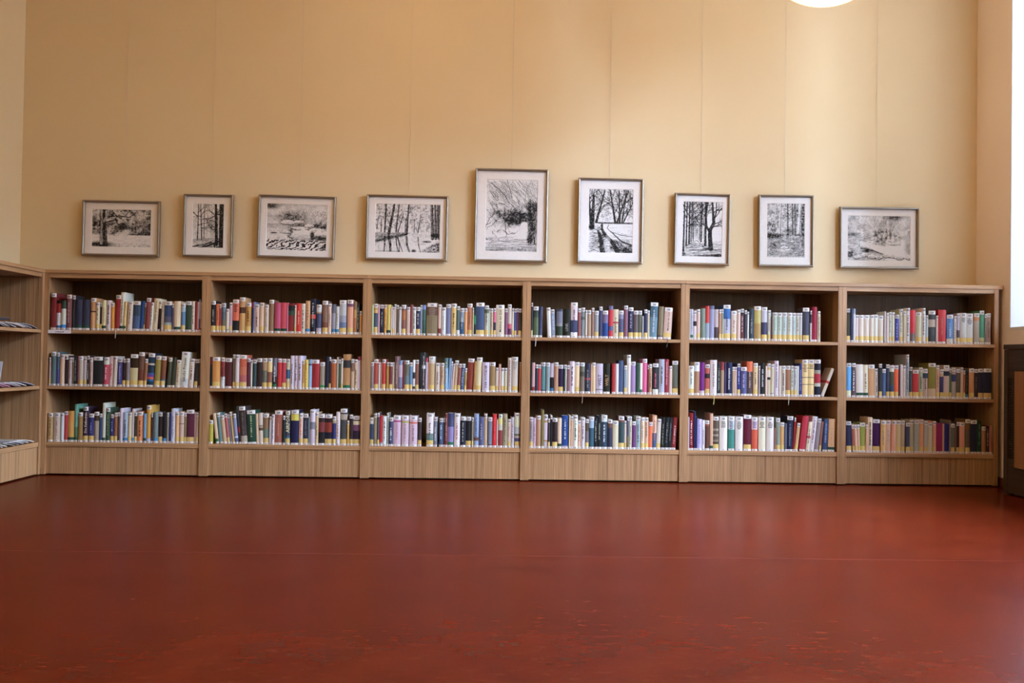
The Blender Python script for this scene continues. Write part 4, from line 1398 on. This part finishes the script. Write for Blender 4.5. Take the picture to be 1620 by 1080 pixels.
def art_avenue(c):
    X, Y = c.X, c.Y; n2 = c.noise(26, 36)
    c.hatch((Y < .7)*(X > .12)*(X < .6), 330, 88, .12, .4, 8); c.dark(c.blob(.3, .5, .2, .25)*n2, .5)
    for x, y, w_ in ((.03, .9, .035), (.1, .8, .03), (.17, .76, .035), (.22, .73, .02), (.27, .71, .018), (.47, .72, .028), (.43, .7, .014), (.58, .78, .045)):
        c.trunk(x, y, x+c.r.uniform(-.02, .03), -.02, w_, w_*.6, .88)
        for t_ in (.1, .2, .32, .45): c.limb(x, t_, c.r.choice([130, 50])+c.r.uniform(-15, 15), .17, .012, 3)
    c.path([(.72, .85), (.69, .6), (.7, .5), (.78, .38), (.76, .2), (.74, 0)], .085, .03, .95); c.path([(.69, .55), (.6, .44), (.58, .25), (.62, .0)], .045, .025, .95); c.path([(.78, .35), (.84, .18), (.84, 0)], .03, .015)
    for x, y, a in ((.78, .4, 20), (.78, .3, 60), (.6, .3, 130), (.6, .2, 100), (.72, .48, 30), (.77, .2, 40), (.62, .46, 150), (.84, .15, 20), (.8, .44, 0)): c.limb(x, y, a, .2, .018, 3)
    path = sm(.04, 0, abs(X-.37)-.02-(Y-.7)*.9)*(Y > .7); c.lite(path, .9)
    c.dark((Y > .7)*.15, 1); c.hatch(Y > .76, 200, 3, .12, .6, 10); c.dark(c.blob(.65, .85, .14, .03), .95); c.path([(.1, .8), (.37, .7), (.55, .82)], .008, .012, .6); c.path([(.2, .88), (1, .86)], .012, .014, .8)
    c.dark(c.blob(.9, .97, .2, .04), .9); c.dark(c.blob(.03, .96, .1, .06), .8); c.path([(.4, .98), (1, .96)], .02, .04, .8)
def art_slope(c):
    X, Y = c.X, c.Y; n1 = c.noise(10, 14); n2 = c.noise(28, 38)
    c.dark(sm(.62, .5, Y)*(.15+.7*sm(.4, .7, n2))*(.6+.6*n1), .6); c.leaves(Y < .55, 420, .5, .018)
    c.dark((Y > .55)*(.35+.5*n2), .65); c.dark(c.blob(.15, .6, .3, .07), .8); c.dark(c.blob(.6, .5, .25, .06), .6)
    c.dark((Y < .6)*sm(.55, .8, X)*(.4+.7*n2), .55); c.dark((Y < .6)*.25*n1, 1); c.dark((Y > .58)*sm(.3, .7, n1), .3)
    for x0, x1, w_, k in ((.33, .36, .035, .6), (.55, .54, .022, .85), (.68, .66, .02, .7), (.74, .73, .014, .5), (.83, .88, .07, .55)):
        c.seg(x0, .58, x1, -.02, w_, w_*.8, .95 if w_ > .03 else k, .9 if w_ > .03 else .1); c.seg(x0+w_*.4, .58, x1+w_*.4, -.02, .012, .01, .75)
    c.dark(c.blob(.54, .22, .06, .08)*n2, .8); c.dark(c.blob(.97, .3, .1, .45)*(.4+n2), .8); c.dark(c.blob(.7, .2, .25, .14)*n2, .75); c.dark(c.blob(.1, .45, .25, .2)*sm(.3, .7, n2), .6); c.dark(c.blob(.33, .58, .06, .03), .8); c.dark(c.blob(.84, .58, .1, .03), .8)
    c.hatch(Y > .56, 420, 15, .06, .5, 30); c.dark(c.blob(.15, .78, .14, .12)*(.4+n2), .6); c.dark(c.blob(.95, .75, .06, .08), .6); c.lite(c.blob(.45, .86, .25, .05), .5)
    for q in ((.45, .75, .1, .02), (.68, .7, .07, .02), (.47, .82, .12, .025), (.6, .86, .12, .02)): rock(c, *q)
    c.lite(sm(.95, 1, Y)*n1, .6); c.a = 1-(1-c.a)*.95
def art_ledge(c):
    X, Y = c.X, c.Y; n1 = c.noise(9, 7); n2 = c.noise(30, 22)
    c.dark(sm(.6, .4, Y)*(.1+.8*n1)*(.5+.6*n2), .62); c.dark(c.blob(.75, .03, .2, .1), .6); c.dark(c.blob(.08, .42, .15, .07), .6); c.lite(c.blob(.88, .15, .12, .14)*(.5+n2), .7)
    c.dark(c.blob(.6, .45, .28, .2)*sm(.4, .6, n2), .7); c.hatch((Y < .62)*(X > .4)*(X < .85), 240, 80, .09, .5, 14)
    for x in (.5, .57, .65, .72): c.lite(c.blob(x, .5, .03, .12), .7)
    c.dark((Y > .48)*(.2+.5*n2)*(X < .6), .6); c.hatch((Y > .46)*(X < .6), 220, 2, .08, .55, 10)
    for q in ((.42, .52, .06, .05), (.38, .6, .09, .05), (.72, .62, .1, .03)): rock(c, *q)
    b_ = np.abs(Y-(.62+.18*sm(.2, .7, X)))/(.05+.09*sm(.25, .8, X)*sm(1, .85, X)); c.lite(sm(1.1, .8, b_)*(X > .2)*(X < .92), .93)
    c.dark(sm(.03, 0, abs(Y-(.72+.2*sm(.2, .8, X))))*(X > .2)*(X < .88), .8); c.dark(c.blob(.3, .78, .12, .05), .8); c.dark(c.blob(.98, .7, .1, .25)*.7, .6)
    for i in range(9): rock(c, .03+.115*i+c.r.uniform(-.02, .02), .9+c.r.uniform(-.05, .04), .07, .055)
    c.dark(c.blob(.05, .85, .12, .1)*n2, .9); c.a = 1-(1-c.a)*1.05; c.leaves(Y < .55, 420, .45, .016)

PICS = [  # centre x, z, width, height, tilt, print x0, x1, y0, y1 (fractions), drawing, label, toned
    (0.321, 1.486, 0.474, 0.343, -0.13, .12, .875, .16, .83, art_meadow, 'framed ink drawing of a big old tree beside a meadow', 'meadow tree'),
    (0.854, 1.512, 0.304, 0.388, -0.23, .18, .80, .148, .845, art_twotrunks, 'small upright framed drawing of bare trees with two black trunks', 'two black trunks'),
    (1.398, 1.514, 0.477, 0.389, -0.85, .11, .885, .135, .865, art_rapids, 'slightly tilted framed drawing of a rocky riverside with rippled water', 'rocky riverside'),
    (2.081, 1.522, 0.506, 0.405, -0.26, .11, .90, .135, .87, art_pond, 'wide framed drawing of woodland trees mirrored in a pond', 'woodland pond'),
    (2.727, 1.611, 0.454, 0.580, -0.30, .15, .855, .115, .885, art_cave, 'tallest framed drawing, tangled roots and a pale cave arch', 'cave arch'),
    (3.346, 1.588, 0.408, 0.532, -0.19, .17, .845, .125, .87, art_road, 'tall framed drawing of a rutted sunken road curving past trees', 'sunken road'),
    (3.921, 1.547, 0.349, 0.448, -0.57, .155, .865, .115, .88, art_avenue, 'framed drawing of a bare tree avenue with central path', 'tree avenue'),
    (4.449, 1.546, 0.348, 0.451, 0.23, .17, .845, .117, .865, art_slope, 'framed grey drawing of a woodland slope with pale birch trunks', 'birch slope'),
    (5.039, 1.512, 0.501, 0.387, 0.22, .11, .90, .14, .865, art_ledge, 'wide framed pale drawing of bushes around a flat rock ledge', 'rock ledge')]
WIREX = [0.331, 0.867, 1.41, 2.09, 2.726, 3.341, 3.917, 4.446, 5.029]

def ring(mb, loops):
    vs = [p for lp in loops for p in lp]; n_ = len(loops)
    fs = [(4*j+k, 4*j+(k+1) % 4, 4*j+4+(k+1) % 4, 4*j+4+k) for j in range(n_-1) for k in range(4)]
    mb.mesh(vs, fs)
for i, (px, pz, pw, ph, tilt, fx0, fx1, fy0, fy1, fn, lab, short) in enumerate(PICS):
    root = empty('framed_drawing', (px, YB-.018, pz), (0, -math.radians(tilt), 0))
    tag(root, lab, 'picture', 'framed drawings on the back wall')
    rect = lambda d, y: [(-pw/2+d, y, -ph/2+d), (pw/2-d, y, -ph/2+d), (pw/2-d, y, ph/2-d), (-pw/2+d, y, ph/2-d)]
    fm = MB(); ring(fm, [rect(0, 0), rect(0, -.021), rect(.002, -.0245), rect(.006, -.026), rect(.010, -.0245), rect(.0135, -.019), rect(.0135, -.006)])
    fm.build('frame', M['frame'], root)
    MB().box(-pw/2+.0135, pw/2-.0135, -.004, -.001, -ph/2+.0135, ph/2-.0135).build('backing', M['backing'], root)
    ax0, ax1, az0, az1 = -pw/2+fx0*pw, -pw/2+fx1*pw, ph/2-fy1*ph, ph/2-fy0*ph
    op = lambda y, g: [(ax0-g, y, az0-g), (ax1+g, y, az0-g), (ax1+g, y, az1+g), (ax0-g, y, az1+g)]
    mm = MB(); ring(mm, [rect(.0132, -.0075), op(-.0075, .0015), op(-.0052, 0)]); mm.build('mount', M['mount'], root)
    ink = Ink(ax1-ax0, az1-az0, 11+i); fn(ink)
    ink.a = 1-(1-ink.a)*(.84+.26*ink.noise(ink.W/3.2, ink.H/2.2, 1)); ink.a = ink.a-.16*(ink.noise(ink.W/2.5, ink.H/2.5, 1)-.35)*(ink.a > .5)
    a = np.clip((ink.a-.5)*1.18+.47, 0, 1)*.80+.02
    ny, nx = a.shape
    gx, gz = np.meshgrid(np.linspace(ax0-.001, ax1+.001, nx+1), np.linspace(az1+.001, az0-.001, ny+1))
    vs = np.stack([gx.ravel(), np.full(gx.size, -.0048), gz.ravel()], 1)
    jj, ii = np.mgrid[0:ny, 0:nx]; q = (jj*(nx+1)+ii).ravel()
    fs = np.stack([q, q+nx+1, q+nx+2, q+1], 1)
    me = bpy.data.meshes.new('print'); me.vertices.add(len(vs)); me.vertices.foreach_set('co', vs.ravel())
    me.loops.add(fs.size); me.loops.foreach_set('vertex_index', fs.ravel().astype(np.int32))
    me.polygons.add(len(fs)); me.polygons.foreach_set('loop_start', (np.arange(len(fs))*4).astype(np.int32)); me.update(calc_edges=True)
    ca = me.color_attributes.new('Col', 'FLOAT_COLOR', 'CORNER')
    cl = np.repeat(np.stack([a, a*.975, a*.945, np.ones_like(a)], -1).reshape(-1, 4), 4, 0).astype(np.float32); ca.data.foreach_set('color', cl.ravel())
    me.materials.append(M['ink']); link('print', me, root)
    MB().box(-pw/2+.0132, pw/2-.0132, -.013, -.011, -ph/2+.0132, ph/2-.0132).build('glass', M['picture_glass'], root)
    ztop = pz+ph/2
    wr_ = MB().tube([(WIREX[i], YB-.006, ZC-.05), (WIREX[i], YB-.006, ztop-.03)], .0008, 6).build('hanging_wire', M['wire'])
    tag(wr_, 'thin wire from the ceiling rail down to the %s drawing' % short, 'wire', 'picture hanging wires')

# ---------------------------------------------------------------- lamps
def make_lamp(name):
    r = empty(name, (0, 0, 0)); R_ = .335
    prof = [(max(.001, R_*math.sin(PI*k/28)), -R_*math.cos(PI*k/28)) for k in range(27)] + [(.06, R_*.985)]
    MB().lathe(prof, 48).build('globe', M['opal'], r, True)
    MB().lathe([(.062, .315), (.07, .32), (.07, .36), (.03, .385), (.012, .39)], 24).build('cap', M['metal'], r, True)
    MB().tube([(0, 0, .385), (0, 0, ZC-2.84-.03)], .008, 10).build('stem', M['metal'], r)
    MB().lathe([(.01, ZC-2.84-.05), (.05, ZC-2.84-.04), (.06, ZC-2.84-.002), (.001, ZC-2.84-.002)], 24).build('canopy', M['metal'], r, True)
    return r
lamp0 = make_lamp('globe_lamp')
LAMPS = [(4.25, -1.0, 'large white glass globe lamp hanging nearest the window side'), (2.12, -1.0, 'large white glass globe lamp hanging in the middle of the room front row'),
         (0.55, -3.6, 'unseen globe lamp added as fill, second row, near the side wall'), (2.12, -3.6, 'unseen globe lamp added as fill, second row, middle'), (4.25, -3.6, 'unseen globe lamp added as fill, second row, window side'),  # second and rear rows are unseen, added as ambient fill
         (2.12, -6.6, 'unseen globe lamp added as fill, rear row, middle'), (4.25, -6.6, 'unseen globe lamp added as fill, rear row, window side')]
for k, (x, y, lab) in enumerate(LAMPS):
    o = lamp0 if k == 0 else copy_tree(lamp0); o.location = (x, y, 2.84)
    tag(o, lab, 'lamp', 'globe pendant lamps')

# ---------------------------------------------------------------- magazines and leaflet on the side shelf
def magazine(label, y, z, x_, tilt, yaw, thick, cover, edge, group):
    """lies with its long side into the shelf, front edge to the room, tilted like a fallen shingle"""
    L, W_ = .262, .20
    r = empty('magazine', (x_, y, z), (tilt, 0, yaw)); tag(r, label, 'magazine', group)
    c = MB(); e = .0007
    def curl(mb, z0, z1, ins, col):
        n_ = 5; pts = []
        for k in range(n_+1):
            t_ = k/n_; pts.append((-W_/2+ins+(W_-2*ins)*t_, .010*math.sin(PI*t_)*.5))
        for (ya, za), (yb, zb) in zip(pts[:-1], pts[1:]):
            vs = [(x, yy, zz) for x in (-L+ins, -ins) for (yy, zz) in ((ya, za+z0), (yb, zb+z0), (yb, zb+z1), (ya, za+z1))]
            mb.mesh(vs, [(0, 1, 5, 4), (2, 3, 7, 6), (1, 2, 6, 5), (3, 0, 4, 7), (3, 2, 1, 0), (4, 5, 6, 7)], [col]*6)
    curl(c, 0, e, 0, cover); curl(c, thick, thick+e, 0, cover); c.build('cover', M['print'], r)
    c = MB(); curl(c, e, thick, .002, edge); c.build('pages', M['print'], r)
    return r
WHT, CRM, PNK, RED, DRK, GRY, GRN = (.60, .56, .50), (.56, .49, .37), (.55, .30, .36), (.20, .03, .035), (.03, .025, .03), (.3, .28, .3), (.06, .09, .03)
XF = -.004
rows = [('top', SH[0], [(DRK, WHT), (GRY, WHT), (WHT, CRM), (WHT, WHT), (GRY, WHT), (WHT, WHT), (DRK, WHT), (WHT, WHT), (GRY, WHT), (WHT, WHT)]),
        ('middle', SH[1], [(GRY, WHT), (DRK, DRK), (WHT, WHT), (GRY, WHT), (RED, WHT), (PNK, PNK), (RED, PNK), (GRY, CRM), (RED, CRM)]),
        ('bottom', SH[2], [(CRM, WHT), (WHT, WHT), (GRY, WHT), (DRK, WHT), (DRK, CRM), (CRM, CRM), (DRK, WHT), (GRY, WHT), (DRK, CRM)])]
CN = {WHT: 'white', CRM: 'cream', PNK: 'pink', RED: 'dark red', DRK: 'black', GRY: 'grey', GRN: 'green'}
rg = random.Random(7)
for tier, z, items in rows:
    for k, (cv, ed) in enumerate(items[:7]):
        y = -.150 - k*.062
        th = rg.uniform(.0035, .0055)
        a = math.radians(9 if tier != 'bottom' else 5) if k else math.radians(9)
        a = math.radians(7)
        magazine('%s-covered magazine, %s from the corner in the %s-shelf fan of the magazine shelf' % (CN[cv], ordinal(k+1), tier),
                 y, z+.0015+.10*math.sin(a), XF-rg.uniform(.0, .02), -a, rg.uniform(-.06, .06), th, cv, ed, 'fanned magazines on the %s shelf' % tier)
# flat dark magazine lying over the top fan, leaflet standing on the middle one
r = empty('magazine', (-.03, -.46, SH[0]+.042), (0, 0, .03)); tag(r, 'black magazine lying flat across the top-shelf fan of the magazine shelf', 'magazine', 'fanned magazines on the top shelf')
MB().box(-.25, -.0, -.26, .12, 0, .0012, DRK).box(-.25, 0, -.26, .12, .0105, .0117, (.35, .28, .26)).build('cover', M['print'], r)
MB().box(-.248, -.002, -.259, .119, .0012, .0105, (.05, .04, .045)).build('pages', M['print'], r)
r = empty('leaflet', (-.018, -.465, SH[1]+.040), (math.radians(-15), 0, 0)); tag(r, 'pale leaflet standing aslant on the middle-shelf magazines', 'leaflet')
MB().box(-.15, 0, 0, .0006, 0, .105, (.50, .50, .54)).box(-.15, 0, -.0035, -.0029, 0, .105, (.50, .50, .54)).build('cover', M['print'], r)
MB().box(-.149, -.001, -.0029, 0, .001, .104, WHT).build('pages', M['print'], r)

# ---------------------------------------------------------------- dark cabinet under the window
XC, XCB, Y0, Y1, HC = 5.515, XR-.014, -.305, -2.10, .842
r = empty('radiator_cabinet', (0, 0, 0)); tag(r, 'dark brown cabinet with an orange-brown veneer panel under the window', 'cabinet')
MB().box(XC-.004, XCB, Y1, Y0, HC-.028, HC, bev=.0015).build('top_board', M['dark_wood'], r)
for y in (Y0, Y1+.04): MB().box(XC, XC+.03, y-.04, y, .008, HC-.029, bev=.001).build('stile', M['dark_wood'], r)
MB().box(XC+.03, XCB, Y0-.022, Y0, .0, HC-.029).build('end_panel', M['dark_wood'], r)
MB().box(XC+.03, XCB, Y1, Y1+.022, .0, HC-.029).build('end_panel', M['dark_wood'], r)
MB().box(XC+.002, XC+.026, Y1+.04, Y0-.04, .695, HC-.029).build('upper_panel', M['dark_wood'], r)
MB().box(XC+.002, XC+.026, Y1+.04, Y0-.04, .655, .693).build('rail', M['dark_wood'], r)
MB().box(XC+.002, XC+.026, Y1+.04, Y0-.04, .170, .205).build('rail', M['dark_wood'], r)
MB().box(XC+.002, XC+.026, Y1+.04, Y0-.04, .012, .168).build('lower_panel', M['dark_wood'], r)
MB().box(XC+.022, XC+.026, Y1+.04, Y0-.04, .205, .655).build('grille_backing', M['grille'], r)
sl = MB(); z = .212
while z < .65: sl.box(XC+.008, XC+.016, Y1+.042, Y0-.042, z, z+.007); z += .014
sl.build('grille', M['dark_wood'], r)
for ya, yb in ((-.452, -1.22), (-1.24, -2.0)):
    MB().box(XC-.018, XC+.001, yb, ya, .163, .692, bev=.0015).build('veneer_panel', M['panel_wood'], r)
for y in (Y0-.06, Y1+.06): MB().box(XC+.04, XC+.09, y-.025, y+.025, 0, .045).build('foot', M['dark_wood'], r)
